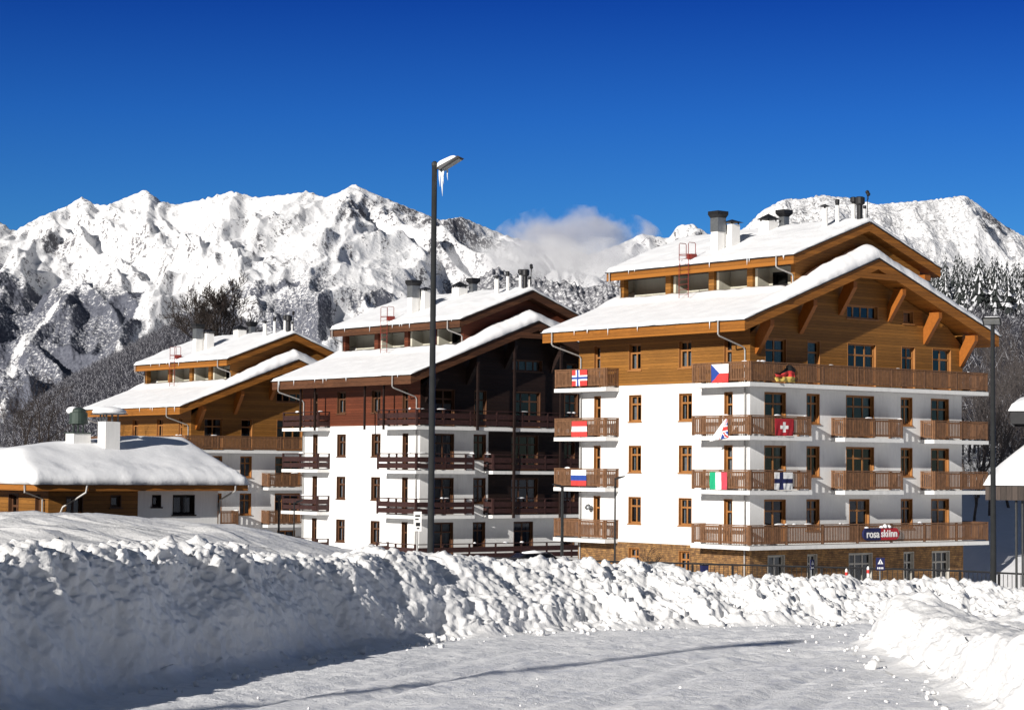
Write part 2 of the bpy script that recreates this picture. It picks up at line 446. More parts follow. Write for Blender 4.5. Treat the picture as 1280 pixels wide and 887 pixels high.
def window(root, pl, u0, u1, z0, z1, frame, off=0., sill=True, mull=1, transom=.68, curtain=True, rev=.26, lining=True, seed=0):
    rnd = random.Random(seed)
    f = MB()
    t = .035
    pr = -.012
    # lining round the reveal
    if lining:
        f.wbox(pl, u0, u0 + t, pr, rev, z0, z1, 0, off); f.wbox(pl, u1 - t, u1, pr, rev, z0, z1, 0, off)
        f.wbox(pl, u0 + t, u1 - t, pr, rev, z1 - t, z1, 0, off)
        f.wbox(pl, u0 + t, u1 - t, pr, rev, z0, z0 + t, 0, off)
    a, b, c, d = u0 + t, u1 - t, z0 + t, z1 - t
    b_ = .085; d0, d1 = rev - .10, rev - .02
    f.wbox(pl, a, a + b_, d0, d1, c, d, 0, off); f.wbox(pl, b - b_, b, d0, d1, c, d, 0, off)
    f.wbox(pl, a + b_, b - b_, d0, d1, c, c + b_, 0, off); f.wbox(pl, a + b_, b - b_, d0, d1, d - b_, d, 0, off)
    zt = c + (d - c) * transom
    if transom < 1: f.wbox(pl, a + b_, b - b_, d0 + .004, d1 - .004, zt - .05, zt + .05, 0, off)
    for k in range(mull):
        um = a + (b - a) * (k + 1) / (mull + 1)
        f.wbox(pl, um - .05, um + .05, d0 + .008, d1 - .008, c + b_, d - b_, 0, off)
    wo = f.build('window', frame, root)
    g = MB()
    dp = rev - .06
    pts = [g.wpt(pl, a + .03, dp, c + .03, off), g.wpt(pl, b - .03, dp, c + .03, off), g.wpt(pl, b - .03, dp, d - .03, off), g.wpt(pl, a + .03, dp, d - .03, off)]
    if pl == 'L': pts = pts[::-1]
    g.quad(*pts); g.build('pane', MT['glass'], wo, recalc=False)
    if sill:
        s = MB(); s.wbox(pl, u0 - .06, u1 + .06, -.07, rev - .1, z0 - .06, z0 - .002, 0, off); s.build('sill', frame, wo)
    if curtain and rnd.random() < .8:
        q = MB(); W_ = b - a
        dc = rev + .12
        parts = [(a, a + W_ * rnd.uniform(.12, .34)), (b - W_ * rnd.uniform(.12, .34), b)]
        if rnd.random() < .25: parts = [(a, b)]
        for (p0, p1) in parts:
            k = max(4, int((p1 - p0) / .035)); pv = None
            for i in range(k + 1):
                u = p0 + (p1 - p0) * i / k; dd = dc + .02 * math.sin(i * 1.9)
                lo_, hi = q.wpt(pl, u, dd, c, off), q.wpt(pl, u, dd, d, off)
                if pv: q.quad(pv[0], lo_, hi, pv[1])
                pv = (lo_, hi)
        q.build('curtain', MT['curtain'], wo, recalc=False)
    return wo

def railing_slats(mb, segs, z, h=1.05):
    for (x0, y0, x1, y1) in segs:
        L = abs(x1 - x0) + abs(y1 - y0); hor = abs(x1 - x0) > abs(y1 - y0)
        def bx(s0, s1, t0, t1, za, zb):
            if hor: mb.box(min(x0, x1) + s0, min(x0, x1) + s1, y0 + t0, y0 + t1, za, zb)
            else: mb.box(x0 + t0, x0 + t1, min(y0, y1) + s0, min(y0, y1) + s1, za, zb)
        n = max(1, round(L / 2.9))
        for k in range(n + 1):
            s = min(max(L * k / n, .06), L - .06)
            bx(s - .06, s + .06, -.06, .06, z + .02, z + h + .01)
        bx(0, L, -.075, .075, z + h + .012, z + h + .07)
        bx(.06, L - .06, -.025, .025, z + h - .12, z + h - .02)
        bx(.06, L - .06, -.025, .025, z + .10, z + .20)
        k = int(L / .128)
        for i in range(k):
            s = (i + .5) * L / k
            j = random.uniform(-.003, .003)
            bx(s - .041, s + .041, -.045 + j, -.027 + j, z + .07, z + h - .01)
def railing_boards(mb, segs, z, h=1.05):
    for (x0, y0, x1, y1) in segs:
        L = abs(x1 - x0) + abs(y1 - y0); hor = abs(x1 - x0) > abs(y1 - y0)
        def bx(s0, s1, t0, t1, za, zb):
            if hor: mb.box(min(x0, x1) + s0, min(x0, x1) + s1, y0 + t0, y0 + t1, za, zb)
            else: mb.box(x0 + t0, x0 + t1, min(y0, y1) + s0, min(y0, y1) + s1, za, zb)
        n = max(1, round(L / 2.2))
        for k in range(n + 1):
            s = min(max(L * k / n, .05), L - .05)
            bx(s - .05, s + .05, -.05, .05, z + .02, z + h)
        bx(0, L, -.06, .06, z + h + .002, z + h + .06)
        bx(.05, L - .05, -.035, -.01, z + .10, z + .42)
        bx(.05, L - .05, -.036, -.011, z + .52, z + .86)

def balcony(root, rects, segs, z, rail_mat, style, slab_mat):
    b = MB()
    for (x0, x1, y0, y1) in rects: b.box(x0, x1, y0, y1, z - .22, z)
    bo = b.build('balcony', slab_mat, root)
    r = MB()
    (railing_slats if style == 'slats' else railing_boards)(r, segs, z + .03)
    r.build('railing', rail_mat, bo)
    # lumps of settled snow on the handrail
    for (x0, y0, x1, y1) in segs:
        L = abs(x1 - x0) + abs(y1 - y0); hor = abs(x1 - x0) > abs(y1 - y0)
        k = 0.
        while k < L - .3:
            ln = random.uniform(.2, .8)
            if random.random() < .09:
                hgt = random.uniform(.03, .08); e = min(L, k + ln); s = MB()
                if hor: pth = [(min(x0, x1) + q, y0, z + 1.13 + hgt * .3) for q in np.linspace(k, e, 5)]
                else: pth = [(x0, min(y0, y1) + q, z + 1.13 + hgt * .3) for q in np.linspace(k, e, 5)]
                s.tube(pth, [hgt * .4, hgt, hgt * 1.1, hgt * .9, hgt * .3], 7)
                s.build('rail_snow', MT['snow'], bo, smooth=True)
            k += ln
    return bo

def snow_on_roof(name, parent, top, x0, x1, y0, y1, thick, res=.16, edge=.3, over=.10, seed=0, hole=None):
    nx, ny = int((x1 - x0) / res) + 1, int((y1 - y0) / res) + 1
    X, Y = np.meshgrid(np.linspace(x0 - over, x1 + over, nx), np.linspace(y0 - over, y1 + over, ny), indexing='ij')
    # wavy outline
    wob = .07 * fbm2(X * .9 + 7, Y * .9, 3, seed) * 1.6
    d = np.minimum(np.minimum(X - (x0 - over), x1 + over - X), np.minimum(Y - (y0 - over), y1 + over - Y))
    T = thick(X, Y) * (1 + .22 * fbm2(X * .45, Y * .45, 3, seed + 3) + .10 * fbm2(X * 1.7, Y * 1.7, 3, seed + 5))
    rd = np.clip(d / edge, 0, 1)
    prof = np.sqrt(np.clip(1 - (1 - rd) ** 2, 0, 1))
    Zt = top(X) - .02 + T * (.25 + .75 * prof) + wob * .3
    if hole is not None: Zt = np.where(hole(X, Y), top(X) - .35, Zt)
    Xs = X + np.where(d < .3, wob * .6, 0); Ys = Y + np.where(d < .3, fbm2(X * 1.1, Y * 1.1 + 9, 3, seed + 9) * .12, 0)
    V = np.stack([Xs, Ys, Zt], -1)
    # skirt round the edge
    def ring(A):
        return np.concatenate([A[:, 0], A[-1, 1:], A[-2::-1, -1], A[0, -2:0:-1]])
    rim = ring(V); low = rim.copy()
    xc = (x0 + x1) / 2; yc = (y0 + y1) / 2
    low[:, 0] = np.clip(low[:, 0], x0 - .02, x1 + .02); low[:, 1] = np.clip(low[:, 1], y0 - .02, y1 + .02)
    low[:, 2] = top(low[:, 0]) - .03
    idx = np.arange(nx * ny).reshape(nx, ny)
    q = np.stack([idx[:-1, :-1], idx[1:, :-1], idx[1:, 1:], idx[:-1, 1:]], -1).reshape(-1, 4)
    ri_ = ring(idx[..., None])[:, 0]
    k = len(ri_); lo_ = nx * ny + np.arange(k); nxt = np.roll(np.arange(k), -1)
    q2 = np.stack([ri_, lo_, lo_[nxt], ri_[nxt]], -1)
    # roof edges follow the fall of the roof: the top of the ridge is a vertex line only if the grid hits it
    return np_mesh(name, np.concatenate([V.reshape(-1, 3), low]), np.concatenate([q, q2]), MT['snow'], parent)

def chevron(mb, x0, x1, topf, dz0, dz1, y0, y1, mi=0):
    """roof body between topf+dz0 and topf+dz1"""
    xm = (x0 + x1) / 2
    f = lambda x, d: float(topf(np.array(x))) + d
    pts = [(x0, y0, f(x0, dz0)), (xm, y0, f(xm, dz0)), (x1, y0, f(x1, dz0)), (x1, y0, f(x1, dz1)), (xm, y0, f(xm, dz1)), (x0, y0, f(x0, dz1))]
    n = 6; P = pts + [(p[0], y1, p[2]) for p in pts]
    fs = [(0,1,4,5), (1,2,3,4), (6,11,10,7), (7,10,9,8)] + [(i, n + i, n + (i + 1) % n, (i + 1) % n) for i in range(n)]
    mb.add(P, fs, mi)

def knee_bracket(root, x, mat):
    zt = float(roof_lo(np.array(x))) - .68
    if x < MID: zt -= .05
    m = MB(); hw = .15
    zt -= PIT_K * hw
    prof = [(0, zt - 1.85), (0, zt - 1.0), (-.50, zt - .12), (-.50, zt), (-1.22, zt), (-1.22, zt - .34), (-.12, zt - 1.85)]
    m.prism([(x - hw, p[0] - .002, p[1]) for p in prof], (2 * hw, 0, 0))
    return m.build('bracket', mat, root)

def downpipe(root, path):
    m = MB(); m.tube(path, .047, 8); return m.build('downpipe', MT['pipe'], root)

def hotel(name, label, origin, yaw, st, seed):
    root = empty(name, origin, yaw)
    tag(root, label, 'hotel', None)
    rnd = random.Random(seed)
    red = st == 'red'
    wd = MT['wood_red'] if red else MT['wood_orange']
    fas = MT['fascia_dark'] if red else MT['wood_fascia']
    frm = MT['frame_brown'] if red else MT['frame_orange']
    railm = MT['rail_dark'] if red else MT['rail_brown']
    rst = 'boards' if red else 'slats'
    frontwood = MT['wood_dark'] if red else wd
    # ---------------- openings
    L_ops = []; R_ops = []
    for k in range(4):
        sill = FL[k] + .98
        L_ops += [(8.98, 10.09, HEAD[k] - 1.57, HEAD[k], 'w', 1), (4.66, 5.76, HEAD[k] - 1.57, HEAD[k], 'w', 1)]
        L_ops += [(12.62, 13.24, FL[k] + .06, HEAD[k], 'd', 0), (1.36, 2.04, FL[k] + .06, HEAD[k], 'd', 0)]
        R_ops += [(1.12, 2.82, FL[k] + .06, HEAD[k], 'd', 1)]
        if k == 0:
            R_ops += [(4.48, 5.54, FL[k] + .06, HEAD[k], 'd', 0), (7.8, 10.25, FL[k] + .06, HEAD[k], 'd', 2), (12.43, 13.66, FL[k] + .06, HEAD[k], 'd', 1), (15.18, 16.9, FL[k] + .06, HEAD[k], 'd', 1)]
        else:
            R_ops += [(4.48, 5.54, FL[k] + .78, HEAD[k], 'w', 1), (12.42, 13.44, FL[k] + .82, HEAD[k], 'w', 1), (15.1, 16.72, FL[k] + .06, HEAD[k], 'd', 1)]
            R_ops += [(7.73, 10.1, FL[k] + .06, HEAD[k], 'd', 2)] if k < 3 else [(8.0, 9.7, FL[k] + .06, HEAD[k], 'd', 1)]
    L_g = [(9.05, 10.0, -4.3, -2.82, 'w', 1), (4.75, 5.68, -4.3, -2.86, 'w', 1)]
    R_g = [(1.35, 2.7, -5.1, -2.95, 'd', 1), (4.5, 5.3, -4.6, -2.95, 'w', 1), (7.9, 9.9, -5.3, -2.95, 'd', 2), (12.6, 13.5, -5.3, -2.95, 'd', 1), (15.1, 16.7, -5.0, -2.95, 'w', 2)]
    ZB, ZS, ZW, ZT = -6.4, -2.52, 6.69, 9.32
    wl = MB()
    wall_grid(wl, 'L', 0, GL, ZS, ZW, L_ops); wall_grid(wl, 'R', 0, GW, ZS, ZW, R_ops)
    wl.quad((GW, 0, ZB), (GW, GL, ZB), (GW, GL, ZW), (GW, 0, ZW)); wl.quad((GW, GL, ZB), (0, GL, ZB), (0, GL, ZW), (GW, GL, ZW))
    wall_o = wl.build('wall', MT['plaster'], root, recalc=False)
    # timber storey stands 4 cm proud
    P_ = -.04
    sd = MB()
    wall_grid(sd, 'L', P_, GL + .04, ZW, 10.03, L_ops, 0, P_)
    sd.quad((P_, P_, ZW), (0, 0, ZW), (0, GL, ZW), (P_, GL + .04, ZW))
    if not red: wall_grid(sd, 'R', P_, GW + .04, ZW, ZT, R_ops, 0, P_)
    sd.quad((GW + .04, P_, ZW), (GW + .04, GL + .04, ZW), (GW + .04, GL + .04, 10.03), (GW + .04, P_, 10.03))
    sd.quad((GW + .04, GL + .04, ZW), (P_, GL + .04, ZW), (P_, GL + .04, 10.03), (GW + .04, GL + .04, 10.03))
    sd.poly([(P_, GL + .04, 10.03), (GW + .04, GL + .04, 10.03), (MID, GL + .04, 13.34)])
    gb = MB() if red else sd
    if red: wall_grid(gb, 'R', P_, GW + .04, ZW, ZT, R_ops, 0, P_)
    at = [(7.73, 10.4, 10.55, 11.36), (12.57, 13.5, 10.48, 11.24)]
    def band(za, zb, ops):
        # gable strip between two slope lines
        xa = lambda z: max(P_, (z - 9.30) / PIT_K - 1.8 + .1); xl0, xl1 = xa(za), xa(zb)
        ops = sorted(ops); cur0, cur1 = xl0, xl1
        for (u0, u1, w0, w1) in ops:
            gb.quad((cur0, P_, za), (u0, P_, za), (u0, P_, zb), (cur1, P_, zb))
            if w0 > za: gb.quad((u0, P_, za), (u1, P_, za), (u1, P_, w0), (u0, P_, w0))
            if w1 < zb: gb.quad((u0, P_, w1), (u1, P_, w1), (u1, P_, zb), (u0, P_, zb))
            cur0 = cur1 = u1
        gb.quad((cur0, P_, za), (GW - xl0, P_, za), (GW - xl1, P_, zb), (cur1, P_, zb))
    band(ZT, 10.44, []); band(10.44, 11.40, at); band(11.40, 13.34, [])
    sdo = sd.build('wood_siding', wd, root, recalc=False)
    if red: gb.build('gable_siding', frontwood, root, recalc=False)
    stn = MB()
    wall_grid(stn, 'L', -.05, GL, ZB, ZS, L_g, 0, -.05); wall_grid(stn, 'R', -.05, GW + .05, ZB, ZS, R_g, 0, -.05)
    stn.quad((-.05, -.05, ZS), (-.05, GL, ZS), (0, GL, ZS), (0, 0, ZS)); stn.quad((-.05, -.05, ZS), (0, 0, ZS), (GW, 0, ZS), (GW + .05, -.05, ZS))
    stn.quad((GW + .05, -.05, ZB), (GW + .05, GL, ZB), (GW + .05, GL, ZS), (GW + .05, -.05, ZS))
    stn.build('stone_base', MT['plaster'] if red else MT['stone'], root, recalc=False)
    # dark rooms behind the glass
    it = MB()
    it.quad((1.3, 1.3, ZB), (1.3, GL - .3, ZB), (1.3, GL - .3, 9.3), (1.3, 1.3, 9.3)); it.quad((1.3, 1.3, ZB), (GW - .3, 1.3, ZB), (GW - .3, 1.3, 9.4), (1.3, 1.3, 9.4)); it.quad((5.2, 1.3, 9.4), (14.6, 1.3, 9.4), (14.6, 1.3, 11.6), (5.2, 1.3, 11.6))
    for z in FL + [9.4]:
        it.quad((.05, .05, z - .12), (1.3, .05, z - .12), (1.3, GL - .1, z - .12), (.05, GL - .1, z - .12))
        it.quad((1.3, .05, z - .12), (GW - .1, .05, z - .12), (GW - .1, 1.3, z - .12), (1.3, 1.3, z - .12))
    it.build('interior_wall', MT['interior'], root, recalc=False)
    n = 0
    for (u0, u1, z0, z1, kd, mu) in L_ops + L_g:
        n += 1; window(root, 'L', u0, u1, z0, z1, frm, (P_ if z0 > ZW - .5 else (-.05 if z1 < ZS else 0)), kd == 'w', mu, .66 if kd == 'w' else .72, seed=seed * 1000 + n)
    for (u0, u1, z0, z1, kd, mu) in R_ops + R_g:
        n += 1; window(root, 'R', u0, u1, z0, z1, MT['frame_pale'] if z1 < ZS and not red else frm, (P_ if z0 > ZW - .5 else (-.05 if z1 < ZS else 0)), kd == 'w', mu, .68 if kd == 'w' else .74, seed=seed * 1000 + n)
    window(root, 'R', *at[0][:2], at[0][2], at[0][3], frm, P_, True, 3, 1, True, seed=seed * 1000 + 901)
    window(root, 'R', *at[1][:2], at[1][2], at[1][3], frm, P_, True, 0, 1, True, seed=seed * 1000 + 902)
    # ---------------- balconies
    sl = MT['slab']
    for k in range(4):
        z = FL[k]
        balcony(root, [(-1.06, 0 if k else P_, 10.97, 15.75), (0, 1.5, GL + .002, 15.75)], [(-1, 11.03, 0, 11.03), (-1, 11.03, -1, 15.69), (-1, 15.69, 1.44, 15.69)], z, railm, rst, sl)
        if k in (1, 2):
            balcony(root, [(-1.06, 0, -1.06, 3.62), (0, 3.84, -1.06, 0)], [(-1, 3.56, 0, 3.56), (-1, 3.56, -1, -1), (-1, -1, 3.78, -1), (3.78, -1, 3.78, 0)], z, railm, rst, sl)
            if not red:
                balcony(root, [(6.5, 11.48, -1.06, 0)], [(6.56, -1, 6.56, 0), (6.56, -1, 11.42, -1), (11.42, -1, 11.42, 0)], z, railm, rst, sl)
                balcony(root, [(14.15, 19.12, -1.06, 0), (GW, 19.12, 0, 1.6)], [(14.21, -1, 14.21, 0), (14.21, -1, 19.06, -1), (19.06, -1, 19.06, 1.54)], z, railm, rst, sl)
            else:
                balcony(root, [(5.35, 19.12, -1.06, 0)], [(5.41, -1, 5.41, 0), (5.41, -1, 19.06, -1)], z, railm, rst, sl)
        else:
            q = P_ if k == 0 else 0
            balcony(root, [(-1.06, q, -1.06, 3.62), (q, 19.12, -1.06, q), (GW + .05, 19.12, q, 1.6)], [(-1, 3.56, 0, 3.56), (-1, 3.56, -1, -1), (-1, -1, 19.06, -1), (19.06, -1, 19.06, 1.54)], z, railm, rst, sl)
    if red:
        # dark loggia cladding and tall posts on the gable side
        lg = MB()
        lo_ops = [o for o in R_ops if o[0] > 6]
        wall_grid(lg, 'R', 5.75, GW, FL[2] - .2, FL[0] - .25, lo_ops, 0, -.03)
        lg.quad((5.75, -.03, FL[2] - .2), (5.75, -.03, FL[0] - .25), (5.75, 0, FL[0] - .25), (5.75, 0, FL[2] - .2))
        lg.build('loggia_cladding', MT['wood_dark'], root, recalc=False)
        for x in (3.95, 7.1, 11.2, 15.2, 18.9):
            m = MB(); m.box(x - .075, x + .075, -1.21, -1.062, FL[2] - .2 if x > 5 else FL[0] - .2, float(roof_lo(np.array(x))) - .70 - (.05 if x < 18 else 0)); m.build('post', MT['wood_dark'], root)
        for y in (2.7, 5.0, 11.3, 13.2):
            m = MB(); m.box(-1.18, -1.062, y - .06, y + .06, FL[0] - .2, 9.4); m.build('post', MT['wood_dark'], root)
    # ---------------- lower roof
    rf = MB(); chevron(rf, -1.8, GW + 1.8, roof_lo, -.64, -.045, -1.4, 16.0)
    # flat board that closes the apex of the verge
    rf.prism([(MID - 1.5, -1.405, 12.78), (MID + 1.5, -1.405, 12.78), (MID + .9, -1.405, 13.1), (MID - .9, -1.405, 13.1)], (0, .12, 0))
    ro = rf.build('roof', fas, root)
    ed = MB(); chevron(ed, -1.87, GW + 1.87, roof_lo, -.043, .03, -1.47, 16.07); ed.build('roof_sheet', MT['metal_roof'], ro)
    def th(X, Y):
        drift = (1 - smooth(np.abs(X - MID), 2.0, 9.2)) * (1 - smooth(Y, .05, .6))
        base = .17 + .10 * smooth(X, 6, 14) + .10 * (1 - smooth(Y, -1.4, 0)) * smooth(X, 2, 6)
        return base + .46 * drift * smooth(Y, -1.6, -.5) + .18 * drift + .17 * smooth(np.minimum(X, GW - X), 2.4, 3.6) * smooth(Y, .3, 1.2)
    snow_on_roof('snow_cover', ro, roof_lo, -1.8, GW + 1.8, -1.4, 16.0, th, seed=seed, hole=lambda X, Y: (X > 3.75) & (X < GW - 3.7) & (Y > .2) & (Y < 14.9))
    for x in (.5, 3.92, 7.19, 11.35, 14.53, 17.8): knee_bracket(root, x, MT['wood_dark'] if red else MT['wood_bracket'])
    # ---------------- upper storey
    U0 = 3.65; UF = .11
    up_ = MB()
    up_.quad((U0, UF, 11.4), (GW - U0, UF, 11.4), (GW - U0, UF, 13.7), (U0, UF, 13.7)); up_.poly([(U0, UF, 13.7), (GW - U0, UF, 13.7), (MID, UF, 15.7)])
    up_.quad((GW - U0, UF, 11.4), (GW - U0, 15.1, 11.4), (GW - U0, 15.1, 13.7), (GW - U0, UF, 13.7))
    up_.quad((GW - U0, 15.1, 11.4), (U0, 15.1, 11.4), (U0, 15.1, 13.7), (GW - U0, 15.1, 13.7)); up_.poly([(GW - U0, 15.1, 13.7), (U0, 15.1, 13.7), (MID, 15.1, 15.7)])
    up_.build('upper_siding', wd, root, recalc=False)
    lgw = MB()
    bops = [(4.1, 4.95, 12.3, 13.15), (1.75, 2.95, 12.35, 13.2)]
    wall_grid(lgw, 'L', UF + .01, 15.09, 12.0, 13.9, bops, 0, 4.75)
    for y in (10.2, 6.45, 3.25): lgw.box(U0 + .16, 4.745, y, y + .2, 11.8, 13.62)
    lgw.quad((U0 + .1, UF + .01, 11.8), (4.75, UF + .01, 11.8), (4.75, UF + .01, 13.8), (U0 + .1, UF + .01, 13.8))
    lgw.quad((U0 + .1, 15.09, 11.8), (4.75, 15.09, 11.8), (4.75, 15.09, 13.8), (U0 + .1, 15.09, 13.8))
    lgw.build('terrace_wall', MT['plaster_cream'], root)
    for i, o in enumerate(bops): window(root, 'L', o[0], o[1], o[2], o[3], MT['metal_dark'], 4.75, False, 0, 1, False, seed=5)
    for (y0, y1) in ((14.72, 15.09), (10.46, 10.92), (6.70, 7.15), (3.48, 3.94), (.115, .42)):
        m = MB(); m.box(U0 - .02, U0 + .34, y0, y1, 11.7, 13.62); m.build('terrace_post', wd if not red else MT['wood_red'], root)
    m = MB(); m.box(U0 + .06, U0 + .14, .43, 14.71, 11.7, 12.16); m.box(U0 + .02, U0 + .3, .43, 14.71, 13.40, 13.62); m.build('terrace_parapet', MT['metal_dark'], root)
    r2 = MB(); chevron(r2, 2.71, GW - 2.71, roof_hi, -.55, -.045, -.69, 15.3); r2o = r2.build('upper_roof', fas, root)
    e2 = MB(); chevron(e2, 2.64, GW - 2.64, roof_hi, -.043, .03, -.76, 15.37); e2.build('roof_sheet', MT['metal_roof'], r2o)
    snow_on_roof('snow_cover', r2o, roof_hi, 2.71, GW - 2.71, -.69, 15.3, lambda X, Y: .19 + .10 * smooth(Y, -.6, 1.5) + .10 * smooth(np.abs(X - MID), 6, 2), seed=seed + 40, over=.08)
    # right-hand purlin end under the upper verge
    m = MB(); m.box(14.0, 14.5, -.5, .1, 13.1, 13.42); m.build('purlin', MT['wood_dark'] if red else MT['wood_bracket'], root)
    # ---------------- rainwater pipes
    downpipe(root, [(-1.93, .55, 9.93), (-1.93, .55, 9.22), (-1.85, .52, 9.12), (-.2, .30, 8.56), (-.12, .28, 8.4), (-.12, .28, -2.2), (-.12, .28, -5.8)])
    downpipe(root, [(-1.93, 14.95, 9.97), (-1.93, 14.95, 9.22), (-1.85, 14.9, 9.12), (-.2, 14.4, 8.56), (-.12, 14.36, 8.4), (-.12, 14.36, -5.8)])
    downpipe(root, [(2.58, .55, 13.82), (2.58, .55, 13.25), (2.64, .5, 13.17), (3.5, .22, 12.86), (3.56, .2, 12.75), (3.56, .2, 12.1)])
    downpipe(root, [(2.58, 14.9, 13.82), (2.58, 14.9, 13.25), (3.5, 14.95, 12.95), (3.56, 14.95, 12.1)])
    m = MB()
    for i in range(7):
        y = rnd.uniform(-1, 15.6); ln = rnd.uniform(.15, .5)
        m.tube([(-1.92, y, 9.97), (-1.93, y, 9.97 - ln)], [.03, .004], 6)
    for i in range(7):
        y = rnd.uniform(-.4, 14); ln = rnd.uniform(.12, .4)
        m.tube([(2.60, y, 13.87), (2.59, y, 13.87 - ln)], [.028, .004], 6)
    m.build('icicle', MT['ice'], root, smooth=True)
    # ---------------- roof ladder with safety hoops
    ld_ = MB()
    la = 2.55
    for y in (8.55, 7.75):
        ld_.tube([(la, y, 11.9), (la, y, 15.1), (la + .05, y, 15.17), (la + .5, y - .02, 15.17), (la + .55, y - .02, 15.1), (la + .55, y - .02, 14.25)], .022, 6)
    for i in range(9): ld_.tube([(la, 8.55, 12.1 + i * .3), (la, 7.75, 12.1 + i * .3)], .014, 6)
    ld_.build('roof_ladder', MT['red_metal'], root)
    m = MB(); m.box(la + .15, la + .6, 7.65, 8.05, 14.2, 14.5); m.tube([(la, 8.5, 14.45), (la + .3, 7.9, 14.42)], .03, 6); m.build('roof_box', MT['red_metal'], root)
    # ---------------- chimneys and flues
    def box_on(name_, x, y, w_, z0, z1, mat, cap=None):
        m = MB(); m.box(x - w_ / 2, x + w_ / 2, y - w_ / 2, y + w_ / 2, z0, z1); o = m.build(name_, mat, root)
        if cap:
            cw, ch, kd = cap; m = MB(); b = cw / 2
            if kd == 'pyr':
                m.add([(x - b, y - b, z1 + .12), (x + b, y - b, z1 + .12), (x + b, y + b, z1 + .12), (x - b, y + b, z1 + .12), (x, y, z1 + .12 + ch)], [(0,3,2,1), (0,1,4), (1,2,4), (2,3,4), (3,0,4)])
                for sx in (-1, 1):
                    for sy in (-1, 1): m.box(x + sx * w_ * .4 - .03, x + sx * w_ * .4 + .03, y + sy * w_ * .4 - .03, y + sy * w_ * .4 + .03, z1, z1 + .14)
            else:
                m.add([(x - w_ / 2, y - w_ / 2, z1 + .002), (x + w_ / 2, y - w_ / 2, z1 + .002), (x + w_ / 2, y + w_ / 2, z1 + .002), (x - w_ / 2, y + w_ / 2, z1 + .002),
                       (x - b, y - b, z1 + .2), (x + b, y - b, z1 + .2), (x + b, y + b, z1 + .2), (x - b, y + b, z1 + .2)], [(0,3,2,1), (0,1,5,4), (1,2,6,5), (2,3,7,6), (3,0,4,7), (4,5,6,7)])
                m.box(x - b, x + b, y - b, y + b, z1 + .203, z1 + ch)
            m.build('chimney_cap', MT['metal_dark'], o)
        return o
    hi = lambda x: float(roof_hi(np.array(x)))
    box_on('chimney', 4.3, 7.1, .56, hi(4.3) - .1, 15.85, MT['white_paint'])
    box_on('flue_duct', 4.34, 7.1, .66, 15.853, 16.68, MT['metal_grey'], (.86, .40, 'flat'))
    box_on('chimney', 5.15, 6.75, .66, hi(5.1) - .1, 16.32, MT['white_paint'], (1.0, .2, 'pyr'))
    m = MB(); m.box(4.6, 4.81, 6.9, 7.3, hi(4.6), 16.0); m.build('chimney', MT['white_paint'], root)
    box_on('chimney', 8.04, 6.6, .8, hi(8.0) - .1, 16.72, MT['white_paint'], (1.02, .36, 'pyr'))
    box_on('flue_duct', 8.88, 6.1, .42, hi(8.9) - .1, 17.02, MT['metal_grey'], (.74, .42, 'flat'))
    def cyl_on(name_, x, y, r_, z1, mat, cap):
        m = MB(); m.lathe((x, y, 0), [(r_, hi(x) - .1), (r_, z1)], 14); o = m.build(name_, mat, root)
        m = MB(); m.lathe((x, y, z1), cap, 14); m.build('flue_cap', MT['metal_dark'], o)
    cyl_on('flue', 7.39, 1.35, .17, 16.98, MT['white_paint'], [(.05, 0.003), (.06, .12), (.30, .12), (.30, .15), (.03, .27)])
    cyl_on('flue', 8.1, 1.03, .115, 17.2, MT['white_paint'], [(.10, .003), (.10, .1), (.13, .1), (.13, .32), (.09, .36)])
    cyl_on('flue', 8.62, .25, .11, 17.25, MT['white_paint'], [(.10, .003), (.11, .1), (.19, .14), (.19, .38), (.1, .42)])
    cyl_on('flue', 8.72, -.15, .17, 17.15, MT['metal_dark'], [(.17, .003), (.3, .1), (.3, .45), (.2, .5)])
    cyl_on('flue', 8.98, -.30, .06, 16.95, MT['white_paint'], [(.06, .003), (.1, .05), (.1, .2)])
    m = MB(); m.tube([(8.93, -.55, 16.2), (8.93, -.55, 17.85)], .025, 6); m.tube([(8.93, -.55, 17.45), (8.8, -.75, 17.45), (8.8, -.75, 17.7)], .02, 6)
    for q in ((8.93, -.55, 17.9), (8.8, -.75, 17.75)): m.lathe(q, [(.02, -.12), (.1, -.07), (.12, 0), (.1, .07), (.02, .12)], 10)
    m.build('weather_sensor', MT['metal_dark'], root)
    return root

H1 = hotel('hotel_building', 'white and orange timber hotel with national flags on its balconies', (13.19, 119.5, 0), .67, 'orange', 1)
H2 = hotel('hotel_building', 'white hotel with red brown timber and dark board balconies, between two orange ones', (-6.11, 144.71, -2.08), .66, 'red', 2)
H3 = hotel('hotel_building', 'orange timber hotel partly hidden behind the small snowy roofed lodge', (-25.35, 171.1, -3.6), .644, 'orange', 3)
# ================================================================== terrain
def ray_dz(u, v):
    """tangent (x/y, z/y) of the ray through photo pixel (u, v)"""
    u = np.asarray(u, float); v = np.asarray(v, float)
    a = (u - 640) / F_PX; b = -(v - 443.5) / F_PX
    dx = fw.x + ri.x * a + up.x * b; dy = fw.y + ri.y * a + up.y * b; dz = fw.z + ri.z * a + up.z * b
    return dx / dy, dz / dy
def profile(pts):
    """skyline given as (u, v) -> functions of lateral tangent t"""
    p = np.array(pts, float); tx, tz = ray_dz(p[:, 0], p[:, 1])
    return lambda t: np.interp(t, tx, tz)

